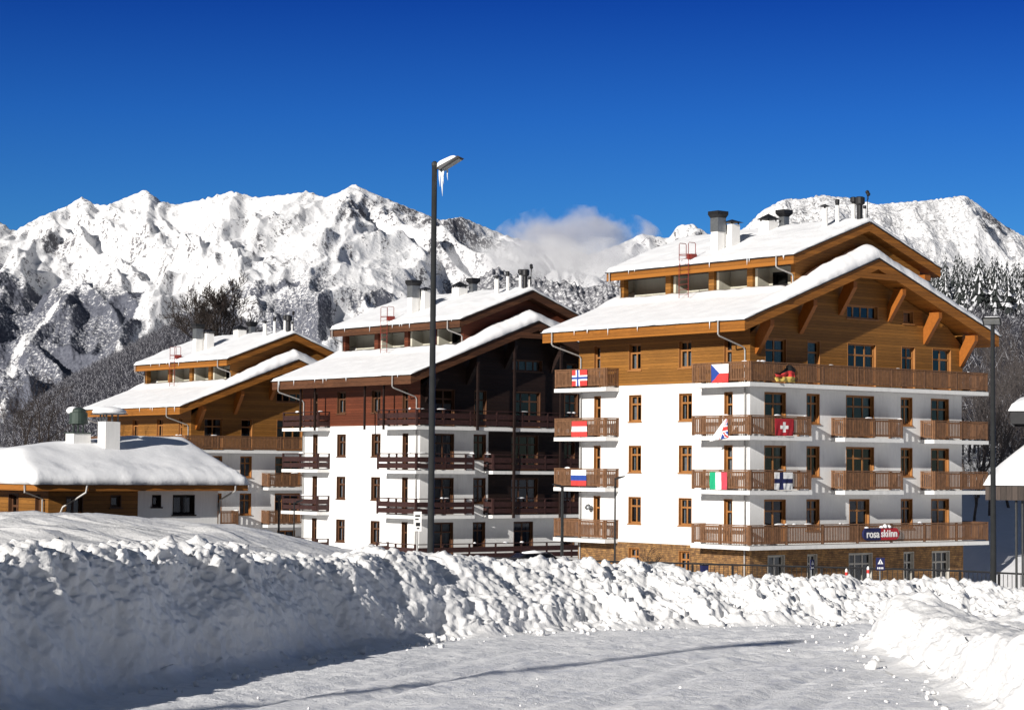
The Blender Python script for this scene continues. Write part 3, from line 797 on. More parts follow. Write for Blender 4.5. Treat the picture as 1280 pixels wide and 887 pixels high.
def gz(X, Y):
    X = np.asarray(X, float); Y = np.asarray(Y, float)
    z = np.interp(Y, [-9000, -100, 26, 36, 50, 70, 95, 117, 145, 170, 300, 1000, 4000, 9000], [-.4, -.4, -.35, -.5, -1.0, -2.0, -3.9, -5.5, -7.6, -9.2, -11, -14, -40, -90])
    rise = smooth(X, 26.5, 32) * smooth(Y, 96, 126) * (2.9 + np.clip(Y - 126, 0, 40) * .075)
    return z + rise * (1 - smooth(Y, 250, 500))
q = np.linspace(-1, 1, 330); ax = np.sign(q) * (np.abs(q) * 30 + np.abs(q) ** 5 * 9000)
qy = np.linspace(0, 1, 360); ay = -120 + qy * 420 + qy ** 6 * 9000
GX, GY = np.meshgrid(ax, ay, indexing='ij')
GZ = gz(GX, GY) + (.16 * fbm2(GX * .12, GY * .12, 4, 3) + .05 * fbm2(GX * .7, GY * .7, 3, 5)) * smooth(np.hypot(GX, GY), 20, 60)
tag(grid_mesh('ground', np.stack([GX, GY, GZ], -1), MT['snow_ground'], flip=True), kind='structure')

# ---------------------------------------------------------------- cleared road
BANK = np.array([(-7.5,-6),(-6.2,5),(-4.75,12),(-3.40,16.5),(-2.22,19.7),(-1.58,21.4),(-.66,22.9),(.12,23.8),(.7,24.3),(1.6,24.8),(2.6,25.2),(4.0,25.8),(5.3,26.4),(7,27),(10,28),(14,29),(20,30),(30,31)], float)
def resample(P, step, sm=1.0):
    d = np.r_[0, np.cumsum(np.linalg.norm(np.diff(P, axis=0), axis=1))]
    n = int(d[-1] / step); s = np.linspace(0, d[-1], n)
    Q = np.stack([np.interp(s, d, P[:, 0]), np.interp(s, d, P[:, 1])], -1)
    k = max(1, int(sm / step)); ker = np.hanning(2 * k + 1); ker /= ker.sum()
    Qp = np.concatenate([np.repeat(Q[:1], k, 0) + (Q[0] - Q[1]) * np.arange(k, 0, -1)[:, None], Q, np.repeat(Q[-1:], k, 0) + (Q[-1] - Q[-2]) * np.arange(1, k + 1)[:, None]])
    return np.stack([np.convolve(Qp[:, i], ker, 'valid') for i in (0, 1)], -1)

rx = np.linspace(-9, 26, 760); ry = np.linspace(-8, 33, 760)
RX, RY = np.meshgrid(rx, ry, indexing='ij')
cen = resample(BANK, .5, 2.0)
dist = np.full(RX.shape, 1e9)
for (a, b) in cen: dist = np.minimum(dist, (RX - a) ** 2 + (RY - b) ** 2)
dist = np.sqrt(dist)
ang = np.where(RY > 0, 0, 0)
lon = RX * .55 + RY * .83
RZ = .026 * fbm2(dist * 2.2, lon * .12, 3, 21) + .016 * fbm2(dist * 7, lon * .35, 3, 22) + .022 * fbm2(RX * 1.3, RY * 1.3, 4, 23) + .016 * fbm2(RX * 5, RY * 5, 3, 24)
RZ += .045 * np.clip(fbm2(RX * 2.6, RY * 2.6, 2, 29) - .38, 0, 1) + .06 * (np.clip(fbm2(RX * 9, RY * 9, 2, 27) - .45, 0, 1))
for tr in (1.5, 2.0, 3.3, 3.75, 4.9, 5.3):
    RZ -= .026 * np.exp(-((dist - tr - .25 * fbm2(lon * .15, tr + 0 * lon, 2, 31)) / .10) ** 2)
m, t, b = newmat('packed_snow_road')
g = N(t, 'ShaderNodeNewGeometry')
mp = N(t, 'ShaderNodeMapping'); lk(t, g.outputs['Position'], mp.inputs[0]); mp.inputs['Rotation'].default_value = (0, 0, R(-52)); mp.inputs['Scale'].default_value = (.25, 1.6, 1)
n1 = N(t, 'ShaderNodeTexNoise', i_Scale=1.6, i_Detail=8.0, i_Roughness=.68); lk(t, mp.outputs[0], n1.inputs['Vector'])
n2 = N(t, 'ShaderNodeTexNoise', i_Scale=9.0, i_Detail=6.0, i_Roughness=.7); lk(t, g.outputs['Position'], n2.inputs['Vector'])
n3 = N(t, 'ShaderNodeTexNoise', i_Scale=55.0, i_Detail=3.0); lk(t, g.outputs['Position'], n3.inputs['Vector'])
ad = N(t, 'ShaderNodeMath', operation='ADD'); lk(t, n1.outputs[0], ad.inputs[0]); lk(t, n2.outputs[0], ad.inputs[1])
r = ramp_node(t, ad.outputs[0], [(.74, (.64, .65, .67)), (.92, (.83, .835, .85)), (1.12, (.90, .90, .905))])
lk(t, r.outputs[0], b.inputs['Base Color'])
r2 = ramp_node(t, ad.outputs[0], [(.8, (.28, .28, .28)), (1.0, (.65, .65, .65))]); lk(t, r2.outputs[0], b.inputs['Roughness'])
b.inputs['Specular IOR Level'].default_value = .35
b1 = N(t, 'ShaderNodeBump', i_Strength=.55, i_Distance=.05); lk(t, n2.outputs[0], b1.inputs['Height'])
b2 = N(t, 'ShaderNodeBump', i_Strength=.5, i_Distance=.012); lk(t, n3.outputs[0], b2.inputs['Height']); lk(t, b1.outputs[0], b2.inputs['Normal'])
lk(t, b2.outputs[0], b.inputs['Normal'])
tag(grid_mesh('road', np.stack([RX, RY, RZ], -1), m, flip=True), kind='structure')

# unseen dark asphalt added below the bank to cut snow bounce onto the hotels
sx_ = np.linspace(-70, 9.5, 120); so_ = np.linspace(0, 1, 20)
SX, SO = np.meshgrid(sx_, so_, indexing='ij'); SY = 62 + SO * 34 + .0 * SX
SZ = gz(SX, SY) + .16 + .03 * fbm2(SX * .3, SY * .3, 3, 44)
tag(grid_mesh('street', np.stack([SX, SY, SZ], -1), simple('unseen_asphalt', (.05, .05, .052), .45, var=.3, sc=.6), flip=True), kind='structure')

# ---------------------------------------------------------------- ploughed banks
def bank(name, path, sfun, step, seed, nprof, crest_z, setback, plate, lump, label=None):
    C_ = resample(path, step, .5)
    T = np.gradient(C_, axis=0); T /= np.linalg.norm(T, axis=1)[:, None]
    ker = np.hanning(2 * int(.6 / step) + 1); ker /= ker.sum(); kk = len(ker) // 2
    Np = np.stack([-T[:, 1], T[:, 0]], -1)
    Np = np.stack([np.convolve(np.pad(Np[:, i], kk, 'edge'), ker, 'valid') for i in (0, 1)], -1)
    Np /= np.linalg.norm(Np, axis=1)[:, None]
    n = len(C_)
    h = crest_z(C_); sb = setback(C_)
    sarc = np.arange(n) * step
    # ragged outline of the cut: crest set-back and height wander along the bank
    h = h * (1 + .10 * fbm2(sarc * .6, sarc * 0 + 3.1, 3, seed) + .13 * fbm2(sarc * 2.4, sarc * 0 + 1.7, 3, seed + 1))
    sb = sb * (1 + .35 * fbm2(sarc * .8, sarc * 0 + 5.5, 3, seed + 2))
    # profile: (offset, height) as functions of w
    face = int(nprof * .58)
    rows_o = []; rows_z = []; amp = []
    for i in range(face):
        w_ = i / (face - 1)
        o = -.35 + (sb + .35) * (w_ ** .85) if False else np.interp(w_, [0, .10, 1], [0, 0, 1]) * sb - .30 * (1 - smooth(w_, 0, .14))
        e = np.interp(w_, [0, .10, .35, .8, 1], [-.03, .02, .42, .90, 1.0])
        rows_o.append(o + 0 * sb); rows_z.append(e * h); amp.append(np.full(n, float(smooth(w_, .02, .14))))
    offs = np.r_[np.linspace(.03, 1.4, int(nprof * .27)), np.geomspace(1.6, 22, nprof - face - int(nprof * .27))]
    for o in offs:
        X = C_[:, 0] + Np[:, 0] * (sb + o); Y = C_[:, 1] + Np[:, 1] * (sb + o)
        zp = plate(X, Y, h, o)
        rows_o.append(sb + o); rows_z.append(zp); amp.append(np.full(n, float(1 - .50 * smooth(o, .25, 2.0))))
    O = np.stack(rows_o, 0); Zz = np.stack(rows_z, 0); A_ = np.stack(amp, 0)
    V = np.stack([C_[None, :, 0] + Np[None, :, 0] * O, C_[None, :, 1] + Np[None, :, 1] * O, Zz], -1)
    du = np.gradient(V, axis=1); dv = np.gradient(V, axis=0); nn = np.cross(du, dv); nn /= np.linalg.norm(nn, axis=-1)[..., None] + 1e-9
    nn = np.where((nn[..., 2:] < 0) & (np.abs(nn[..., 2:]) > .1), -nn, nn)
    nn = nn * .8 + np.array([0, 0, .35]); 
    lm, fine = lump(V)
    Vw = V + .10 * np.stack([fbm3(V, 4.5, 2, seed), fbm3(V + 7, 4.5, 2, seed), fbm3(V + 13, 4.5, 2, seed)], -1)
    msk = .35 + .95 * smooth(fbm3(V, .8, 3, seed + 30), -.22, .25)
    rb = 1 - 2.2 * np.abs(perlin3(V[..., 0] * 1.6 + V[..., 2] * .9, V[..., 1] * 1.6, V[..., 2] * .9, seed + 31))
    d = .20 * fbm3(V, .9, 3, seed + 5) + .07 * rb * (.4 + .6 * lm) + lm * msk * (.050 * (.55 - worley3(Vw, 2.9, seed + 6)) + .060 * (.5 - worley3(Vw, 6.3, seed + 7)) + .060 * (.45 - np.abs(perlin3(V[..., 0] * 3.4, V[..., 1] * 3.4, V[..., 2] * 3.4, seed + 41)) * 1.6) + .040 * (.45 - np.abs(perlin3(V[..., 0] * 7.6, V[..., 1] * 7.6, V[..., 2] * 7.6, seed + 42)) * 1.6)) + fine * (.040 * (.5 - worley3(Vw, 14., seed + 8)) + .022 * fbm3(V, 17, 2, seed + 9)) + .03 * fbm3(V, 7, 2, seed + 10)
    V = V + nn * (d * A_)[..., None]
    o = grid_mesh(name, V, MT['snow_bank'], flip=True)
    tag(o, kind='structure')
    return C_, Np, h, sb

def crest_main(C):
    return np.interp(C[:, 1] + C[:, 0] * .0, [0, 12, 16.5, 19.7, 21.4, 22.9, 23.8, 24.3, 24.8, 25.2, 25.8, 26.4, 27, 28, 29], [1.28, 1.25, 1.12, .97, .87, .83, .72, .65, .56, .47, .37, .29, .23, .18, .15])
def plate_main(X, Y, h, o):
    mound = np.interp(X, [-30, -8, -5.5, -3.4, -1.6, 0, 2], [1.18, 1.14, 1.06, .80, .50, .15, -.1]) + .07 * fbm2(X * 2.6, Y * 2.6, 4, 93) + .10 * fbm2(X * .35, Y * .35, 3, 91) + .03 * fbm2(X * 1.7, Y * 1.7, 3, 92)
    mound = mound - .12 * np.exp(-((np.hypot(X + 5.2, (Y - 24)) - 2) / .5) ** 2)
    fall = smooth(Y, 30, 44)
    far = np.where(X > -1.5, smooth(o, .5, 4.0), 0) 
    k = smooth(o, .3, 2.0)
    z = h * .98 * (1 - k) + np.minimum(mound, 1.3) * k
    return z * (1 - fall) * (1 - far) + (gz(X, Y) - .3) * np.maximum(fall, far)
def lump_main(V):
    lit = smooth(V[..., 0], -1.2, .6)
    top = smooth(V[..., 2], .55, .95) * (1 - lit)
    return .20 + .90 * lit + .55 * top, .7 + .7 * lit + .8 * top
bank('snow_bank', BANK, None, .024, 40, 190, crest_main, lambda C: np.interp(C[:, 0], [-2, -.5, 1.2], [.40, .60, 1.35]), plate_main, lump_main)
RB = np.array([(24, 26.6), (14, 24.9), (8, 24.0), (5.4, 23.6), (4.4, 23.35), (3.85, 22.95), (3.70, 22.4), (3.72, 20.9), (3.72, 18.9), (3.72, 17), (3.6, 12), (3.2, 5), (3.0, -6)], float)
def crest_r(C):
    near = np.interp(C[:, 1], [5, 17, 20, 22, 22.8, 23.6, 25], [.50, .45, .38, .34, .40, .28, .2])
    return near
def plate_r(X, Y, h, o):
    k = smooth(o, .15, 1.0); fl = .21 + .06 * fbm2(X * .5, Y * .5, 3, 77) + .05 * np.exp(-((X - 5.0) ** 2 + (Y - 22) ** 2) / .5)
    return (h * (1 - k) + fl * k)
bank('snow_bank', RB, None, .030, 60, 120, crest_r, lambda C: .24 + 0 * C[:, 0], plate_r, lambda V: (.30 + .35 * smooth(V[..., 2], .3, .5), .6))

# loose clods of snow along the foot and the crest of the banks: too many to count, one object
ico = bmesh.new(); bmesh.ops.create_icosphere(ico, subdivisions=2, radius=1.0)
icoV = np.array([v.co[:] for v in ico.verts]); icoF = np.array([[v.index for v in f.verts] for f in ico.faces]); ico.free()
cV = []; cF = []; off = 0
Cb = resample(BANK, .05, .5); Cr = resample(RB, .05, .5)
def clod(x, y, z, r_):
    global off
    s = RNG.uniform(.6, 1.25, 3); ph = RNG.uniform(0, 50, 3)
    v = icoV * (1 + .75 * fbm3(icoV + ph, 1.5, 2, 3)[:, None]) * s * r_
    a = RNG.uniform(0, 6.28); c_, s_ = math.cos(a), math.sin(a)
    v = np.stack([v[:, 0] * c_ - v[:, 1] * s_, v[:, 0] * s_ + v[:, 1] * c_, v[:, 2]], -1) + (x, y, z)
    cV.append(v); cF.append(icoF + off); off += len(v)
for i in range(600):
    p = Cb[RNG.integers(int(len(Cb) * .38), int(len(Cb) * .86))]
    o = -abs(RNG.normal(0, .22)) - .05
    j = max(1, min(len(Cb) - 2, int(np.argmin(((Cb - p) ** 2).sum(1))))); tt = Cb[j + 1] - Cb[j - 1]; tt /= np.linalg.norm(tt); nn_ = np.array([-tt[1], tt[0]])
    qv = p + nn_ * o; r_ = RNG.choice([.012, .02, .03, .05], p=[.5, .32, .14, .04]) * RNG.uniform(.7, 1.3)
    clod(qv[0], qv[1], r_ * .5, r_)
for i in range(300):
    k = RNG.integers(1, len(Cr) - 1); p = Cr[k]
    tt = Cr[k + 1] - Cr[k - 1]; tt /= np.linalg.norm(tt); nn_ = np.array([-tt[1], tt[0]])
    qv = p - nn_ * (abs(RNG.normal(0, .45)) + .08); r_ = RNG.choice([.012, .02, .035, .06], p=[.56, .31, .11, .02]) * RNG.uniform(.7, 1.3)
    clod(qv[0], qv[1], r_ * .45, r_)
for i in range(40):
    x, y = RNG.uniform(-3, 6), RNG.uniform(15.5, 25)
    r_ = RNG.choice([.007, .012, .02, .03], p=[.55, .3, .13, .02]); clod(x, y, r_ * .4, r_)
tag(np_mesh('snow_clods', np.concatenate(cV), np.concatenate(cF), MT['snow_bank']), 'small loose clods of snow scattered on the cleared road and along the banks', 'snow', kind='stuff')

# ---------------------------------------------------------------- mountains
def eroded(X, Y, octv, seed, lam, gain=.5):
    # ridged multifractal: sharp spurs, each octave rougher on the ridges than in the hollows
    s = 0; a = 1.; t = 0; wgt = 1.
    x = X / lam; y = Y / lam
    for i in range(octv):
        n = 1 - np.abs(perlin2(x, y, seed + i * 7)) * 1.25
        n = np.clip(n, 0, 1) ** 2 * wgt
        wgt = np.clip(n * 1.7, .12, 1)
        s = s + a * n; t += a
        x, y = (.8 * x - .6 * y) * 2.05 + 3.3, (.6 * x + .8 * y) * 2.05 - 1.9
        a *= gain
    return 2 * s / t - .9
def mountain_mat(name, rocky, tree_sc, tree_dark, tree_light):
    m, t, b = newmat(name)
    g = N(t, 'ShaderNodeNewGeometry')
    fo = N(t, 'ShaderNodeAttribute', attribute_name='forest'); ro = N(t, 'ShaderNodeAttribute', attribute_name='rock')
    def noise(sc, det=4., rgh=.6):
        n = N(t, 'ShaderNodeTexNoise', i_Scale=sc, i_Detail=det, i_Roughness=rgh); lk(t, g.outputs['Position'], n.inputs['Vector']); return n
    n1 = noise(1 / 60., 6., .68); n2 = noise(1 / tree_sc, 3., .7); n3 = noise(1 / 11., 5., .72)
    # rock shows where the ground is steep and the snow thin
    a = N(t, 'ShaderNodeMath', operation='MULTIPLY_ADD'); lk(t, n1.outputs[0], a.inputs[0]); a.inputs[1].default_value = .6; lk(t, ro.outputs['Fac'], a.inputs[2])
    a2 = N(t, 'ShaderNodeMath', operation='MULTIPLY_ADD'); lk(t, n3.outputs[0], a2.inputs[0]); a2.inputs[1].default_value = 1.7; lk(t, a.outputs[0], a2.inputs[2])
    mp4 = N(t, 'ShaderNodeMapping'); lk(t, g.outputs['Position'], mp4.inputs[0]); mp4.inputs['Scale'].default_value = (1 / 17., 1 / 95., 1 / 45.); mp4.inputs['Rotation'].default_value = (0, 0, .5)
    n4 = N(t, 'ShaderNodeTexNoise', i_Scale=1.0, i_Detail=5.0, i_Roughness=.65); lk(t, mp4.outputs[0], n4.inputs['Vector'])
    a3 = N(t, 'ShaderNodeMath', operation='MULTIPLY_ADD'); lk(t, n4.outputs[0], a3.inputs[0]); a3.inputs[1].default_value = 1.0; lk(t, a2.outputs[0], a3.inputs[2]); a2 = a3
    rm = ramp_node(t, a2.outputs[0], [(1.91 / 2, (0, 0, 0)), (1.995 / 2, (1, 1, 1))]); 
    hf = N(t, 'ShaderNodeMath', operation='MULTIPLY'); hf.inputs[1].default_value = .5; lk(t, a2.outputs[0], hf.inputs[0]); lk(t, hf.outputs[0], rm.inputs[0])
    rc = ramp_node(t, n3.outputs[0], [(.3, (.075, .075, .095)), (.7, (.22, .215, .225))])
    sn = ramp_node(t, n1.outputs[0], [(.3, (.82, .825, .845)), (.7, (.88, .88, .885))])
    mx = N(t, 'ShaderNodeMixRGB'); lk(t, rm.outputs[0], mx.inputs[0]); lk(t, sn.outputs[0], mx.inputs[1]); lk(t, rc.outputs[0], mx.inputs[2])
    # forest: crowns against snow
    f = N(t, 'ShaderNodeMath', operation='MULTIPLY_ADD'); lk(t, n2.outputs[0], f.inputs[0]); f.inputs[1].default_value = 1.0; lk(t, fo.outputs['Fac'], f.inputs[2])
    fm = N(t, 'ShaderNodeMapRange'); lk(t, f.outputs[0], fm.inputs[0]); fm.inputs[1].default_value = .92; fm.inputs[2].default_value = 1.12
    tcx = ramp_node(t, n3.outputs[0], [(.3, tree_dark), (.7, tree_light)])
    m2 = N(t, 'ShaderNodeMixRGB'); lk(t, fm.outputs[0], m2.inputs[0]); lk(t, mx.outputs[0], m2.inputs[1]); lk(t, tcx.outputs[0], m2.inputs[2])
    lk(t, m2.outputs[0], b.inputs['Base Color']); b.inputs['Roughness'].default_value = .8; b.inputs['Specular IOR Level'].default_value = .1
    b1 = N(t, 'ShaderNodeBump', i_Strength=.45, i_Distance=14.); lk(t, n3.outputs[0], b1.inputs['Height'])
    lk(t, b1.outputs[0], b.inputs['Normal'])
    return m

def massif(name, sky_pts, u0, u1, nu, Y0, Yr, Y1, ny, zbase, amp, lam, seed, mat, forest_f, rock_f, tree_h, expo=.9, fade=None, octv=8, plain=None):
    tx0 = ray_dz(u0, 450)[0]; tx1 = ray_dz(u1, 450)[0]
    t = np.linspace(tx0, tx1, nu); Y = np.linspace(Y0, Y1, ny)
    Tt, YY = np.meshgrid(t, Y, indexing='ij'); XX = Tt * YY
    pf = profile(sky_pts); target = pf(t)
    yr = Yr(t) if callable(Yr) else Yr + 0 * t
    s = (YY - Y0) / (yr[:, None] - Y0)
    zr = CAM_H + target * yr
    k = np.hanning(91); k /= k.sum()
    zs = np.convolve(np.pad(zr, 45, 'edge'), k, 'valid')
    e = np.where(s < 1, np.clip(s, 0, 1) ** expo, 1 - (s - 1) * 1.6)
    # spurs and gullies that run down the face, herring-boned by smaller ones, over rough ground
    W1 = fbm2(XX / lam, YY / lam, 3, seed + 50); W2 = fbm2(XX / lam + 9, YY / lam, 3, seed + 51)
    sh = .55 * fbm2(XX / (lam * 1.6), YY / (lam * 3), 2, seed + 52)
    Yr_ = YY - yr[:, None]
    tri = lambda n: 1 - 2 * np.clip(np.abs(n) * 1.6, 0, 1)
    L1 = lam * .42; x1 = (XX + sh * Yr_) / L1 + .9 * W1
    h1 = tri(perlin2(x1, YY / (lam * 1.5) + .4 * W2, seed))
    L2 = lam * .15; mixd = smooth(W2, -.06, .06)
    h2a = tri(perlin2((XX * .80 + YY * .42) / L2 + 1.1 * W1, YY / (lam * .55), seed + 3)); h2b = tri(perlin2((XX * .80 - YY * .42) / L2 + 1.1 * W1, YY / (lam * .55), seed + 2))
    h2 = h2a * mixd + h2b * (1 - mixd)
    L3 = lam * .055; h3 = tri(perlin2((XX * .9 - YY * .3) / L3 + W1 * 3, (YY * .8 + XX * .2) / (L3 * 1.9), seed + 4))
    rough = fbm2(XX / (lam * .13), YY / (lam * .16), 6, seed + 5, .56)
    spur = eroded((XX + .35 * Yr_ * (mixd - .5) * 2 * .0 + 60 * W1), (YY + 60 * W2) / 3.2, 6, seed + 20, lam * .30, .46)
    wt = np.clip(s, 0, 1); fade_top = 1 - .72 * smooth(s, .72, 1.0)
    Zm = zbase + (zs[:, None] - zbase) * e + amp * (.58 * h1 * fade_top * (.35 + .65 * smooth(s, 0, .3)) + .34 * spur * (1 - .55 * smooth(s, .8, 1)) + .30 * h2 * (1 - .5 * smooth(s, .8, 1)) + .06 * h3 + .125 * rough) + amp * .5 * W1 * fade_top
    kl = np.hanning(121); kl /= kl.sum(); kk = np.hanning(15); kk /= kk.sum()
    for it in range(3):
        dlt = target - ((Zm - CAM_H) / YY).max(1)
        dlt = np.convolve(np.pad(dlt, 60, 'edge'), kl, 'valid')
        Zm = Zm + dlt[:, None] * YY * smooth(s, .1, .9)
    for it in range(3):
        dlt = target - ((Zm - CAM_H) / YY).max(1)
        dlt = np.convolve(np.pad(dlt, 7, 'edge'), kk, 'valid')
        Zm = Zm + dlt[:, None] * YY * smooth(s, .62, 1.0)
    gy_, gx_ = np.gradient(Zm, axis=1) / np.gradient(YY, axis=1), np.gradient(Zm, axis=0) / np.maximum(np.gradient(XX, axis=0), 1e-3)
    slope = np.hypot(gx_, gy_)
    v_alt = (Zm - CAM_H) / YY
    fo = np.clip(forest_f(XX, YY, Zm, Tt, v_alt, s, slope), 0, 1); ro = np.clip(rock_f(XX, YY, Zm, Tt, v_alt, s, slope), 0, 1)
    if tree_h: Zm = Zm + tree_h * smooth(fo, .25, .6) * np.abs(perlin2(XX / 9., YY / 13., seed + 88)) * 1.1
    o = grid_mesh(name, np.stack([XX, YY, Zm], -1), mat, flip=True, attrs={'forest': fo, 'rock': ro})
    tag(o, kind='structure')
    return XX, YY, Zm

SKY_L = [(-500,330),(-200,300),(-60,262),(0,277),(17,289),(50,271),(85,257),(102,246),(120,256),(135,256),(150,250),(182,237),(200,251),(220,256),(250,250),(290,239),(320,247),(360,243),(385,239),(405,247),(425,240),(442,230),(465,241),(490,251),(510,259),(530,267),(550,275),(577,271),(600,281),(635,295),(700,312),(740,318),(780,303),(802,292),(824,296),(836,298),(847,282),(866,280),(883,291),(900,300),(1000,330),(1200,340),(1800,360)]
SKY_R = [(760,420),(880,345),(905,306),(931,285),(954,263),(982,249),(1005,250),(1027,245),(1066,249),(1095,256),(1122,254),(1150,252),(1178,249),(1207,246),(1224,257),(1240,270),(1257,283),(1280,296),(1320,315),(1400,340),(1600,380)]
SKY_M = [(-100,600),(380,520),(440,450),(480,418),(520,395),(560,374),(590,355),(618,338),(640,345),(668,352),(707,356),(734,364),(772,352),(800,346),(860,342),(920,352),(1000,365),(1300,410),(1500,430)]
def forest_L(X, Y, Z, T, v, s, sl):
    line = .077 + .018 * fbm2(X / 900., Y / 900., 3, 70) + .02 * smooth(T, -.05, .02) + .014 * smooth(-T, .12, .22) + .014 * np.exp(-((T + .094) / .022) ** 2)
    chute = fbm2(X / 130. + .6 * fbm2(X / 400., Y / 400., 2, 71), Y / 1400., 3, 72)
    return .62 * smooth(line - v, -.012, .02) * (1 - .95 * smooth(chute, .16, .34)) + .34 * smooth(line - v, -.035, -.01) * smooth(fbm2(X / 160., Y / 160., 3, 73), .1, .35)
def rock_L(X, Y, Z, T, v, s, sl):
    pk = smooth(T, -.10, -.055) * (1 - smooth(T, -.01, .02)) * smooth(v, .108, .122)
    return .17 * smooth(sl, 1.0, 2.2) + .26 * pk * smooth(sl, .5, 1.1) + .15 * smooth(s, .55, .95) * smooth(fbm2(X / 350., Y / 350., 3, 74), .0, .4) + .03 + .13 * smooth(fbm2(X / 300., Y / 300., 3, 79), -.05, .3)
M_L = mountain_mat('mountain_snow', 1, 9., (.065, .07, .095), (.19, .20, .24))  # bluish forest tones stand in for distance haze
massif('mountain', SKY_L, -420, 1700, 1500, 5300, lambda t: 8000 + 350 * np.sin(t * 22), 8900, 720, -250, 120, 950., 5, M_L, forest_L, rock_L, 9)
M_R = mountain_mat('mountain_frosted', 1, 7., (.05, .05, .06), (.20, .195, .20))
massif('mountain', SKY_R, 740, 1600, 900, 2600, 4000, 4400, 520, -80, 38, 480., 9, M_R,
       lambda X, Y, Z, T, v, s, sl: .40 + .14 * fbm2(X / 200., Y / 200., 3, 75) + .14 * (1 - smooth(v, .075, .10)) - .28 * smooth(fbm2(X / 60. , Y / 700., 3, 76), .22, .42),
       lambda X, Y, Z, T, v, s, sl: .05 * smooth(sl, 1.1, 2.0) + .4 * smooth(T, .212, .222) * smooth(v, .105, .118), 9)
M_M = mountain_mat('hill_forest_frosted', 0, 6., (.07, .07, .085), (.30, .30, .33))
massif('forest_hill', SKY_M, 300, 1400, 800, 2300, 3300, 3700, 300, -60, 24, 420., 15, M_M,
       lambda X, Y, Z, T, v, s, sl: .58 - .22 * smooth(fbm2(X / 90., Y / 90., 4, 78), .15, .6), lambda X, Y, Z, T, v, s, sl: 0 * v, 11, octv=6)

# drifting cloud on the ridge
def cloud(name, label, u, v, Y, rx_, rz_, ry_, dens, seed, cc=(.97, .97, .98)):
    tx, tz = ray_dz(u, v)
    bm = bmesh.new(); bmesh.ops.create_icosphere(bm, subdivisions=4, radius=1.0)
    me = bpy.data.meshes.new(name); bm.to_mesh(me); bm.free()
    o = bpy.data.objects.new(name, me); col.objects.link(o)
    o.location = (float(tx) * Y, Y, CAM_H + float(tz) * Y); o.scale = (rx_, ry_, rz_)
    m = bpy.data.materials.new(name); m.use_nodes = True; t = m.node_tree; t.nodes.remove(t.nodes['Principled BSDF'])
    pv = N(t, 'ShaderNodeVolumePrincipled'); lk(t, pv.outputs[0], t.nodes['Material Output'].inputs['Volume'])
    pv.inputs['Color'].default_value = (*cc, 1); pv.inputs['Anisotropy'].default_value = 0
    co = N(t, 'ShaderNodeTexCoord')
    ln = N(t, 'ShaderNodeVectorMath', operation='LENGTH'); lk(t, co.outputs['Object'], ln.inputs[0])
    g = N(t, 'ShaderNodeNewGeometry')
    n1 = N(t, 'ShaderNodeTexNoise', i_Scale=1 / 80., i_Detail=6.0, i_Roughness=.6); lk(t, g.outputs['Position'], n1.inputs['Vector'])
    sub = N(t, 'ShaderNodeMath', operation='MULTIPLY_ADD'); lk(t, n1.outputs[0], sub.inputs[0]); sub.inputs[1].default_value = 3.0; sub.inputs[2].default_value = -.62
    s2 = N(t, 'ShaderNodeMath', operation='SUBTRACT'); lk(t, sub.outputs[0], s2.inputs[0]); lk(t, ln.outputs['Value'], s2.inputs[1])
    mr = N(t, 'ShaderNodeMapRange'); lk(t, s2.outputs[0], mr.inputs[0]); mr.inputs[1].default_value = 0.0; mr.inputs[2].default_value = .45; mr.inputs[3].default_value = 0; mr.inputs[4].default_value = dens
    lk(t, mr.outputs[0], pv.inputs['Density'])
    me.materials.append(m)
    tag(o, label, 'cloud', kind='stuff')
cloud('cloud', 'soft grey cloud drifting over the low saddle of the mountain ridge', 722, 300, 5600, 225, 92, 140, .014, 1, (.80, .81, .87))
cloud('cloud', 'low white mist lying under the grey cloud along the snowy saddle', 692, 330, 5400, 330, 75, 150, .011, 2)

# ---------------------------------------------------------------- near hills with bare woods
def hill(name, sky_pts, u0, u1, Y0, Yr, Y1, zb, expo, th, nu=260, ny=200, seed=0):
    tx0 = ray_dz(u0, 450)[0]; tx1 = ray_dz(u1, 450)[0]
    t = np.linspace(tx0, tx1, nu); pf = profile(sky_pts)
    def zf(X, Y):
        tt = X / Y; zr = CAM_H + pf(tt) * Yr - th
        s = (Y - Y0) / (Yr - Y0)
        e = np.where(s < 1, np.clip(s, 0, 1) ** expo, 1 - (s - 1) * .8)
        b0 = zb(X, Y)
        return b0 + (zr - b0) * e + (2.2 * fbm2(X / 60., Y / 60., 4, seed) + 1.1 * fbm2(X / 14., Y / 14., 3, seed + 3)) * smooth(s, 0, .3) - .4 * (1 - smooth(s, 0, .1))
    Y = np.linspace(Y0, Y1, ny); Tt, YY = np.meshgrid(t, Y, indexing='ij'); XX = Tt * YY
    o = grid_mesh(name, np.stack([XX, YY, zf(XX, YY)], -1), MT['snow_ground'], flip=True); tag(o, kind='structure')
    return zf
SKY_HL = [(-500,600),(-200,585),(0,533),(43,501),(70,482),(100,463),(150,438),(200,411),(245,389),(275,388),(305,398),(340,420),(400,450),(450,490),(520,540),(700,600)]
zfL = hill('hillside', SKY_HL, -420, 720, 205, 1100, 1500, lambda X, Y: gz(X, Y) - .5, .8, 5.5, seed=33)
SKY_HR = [(700,640),(900,520),(1000,450),(1080,390),(1150,362),(1180,352),(1230,350),(1280,358),(1350,372),(1500,390),(1800,420)]
zfR = hill('hillside', SKY_HR, 760, 1650, 138, 760, 1100, lambda X, Y: gz(X, Y) - .2, .92, 12., seed=35)

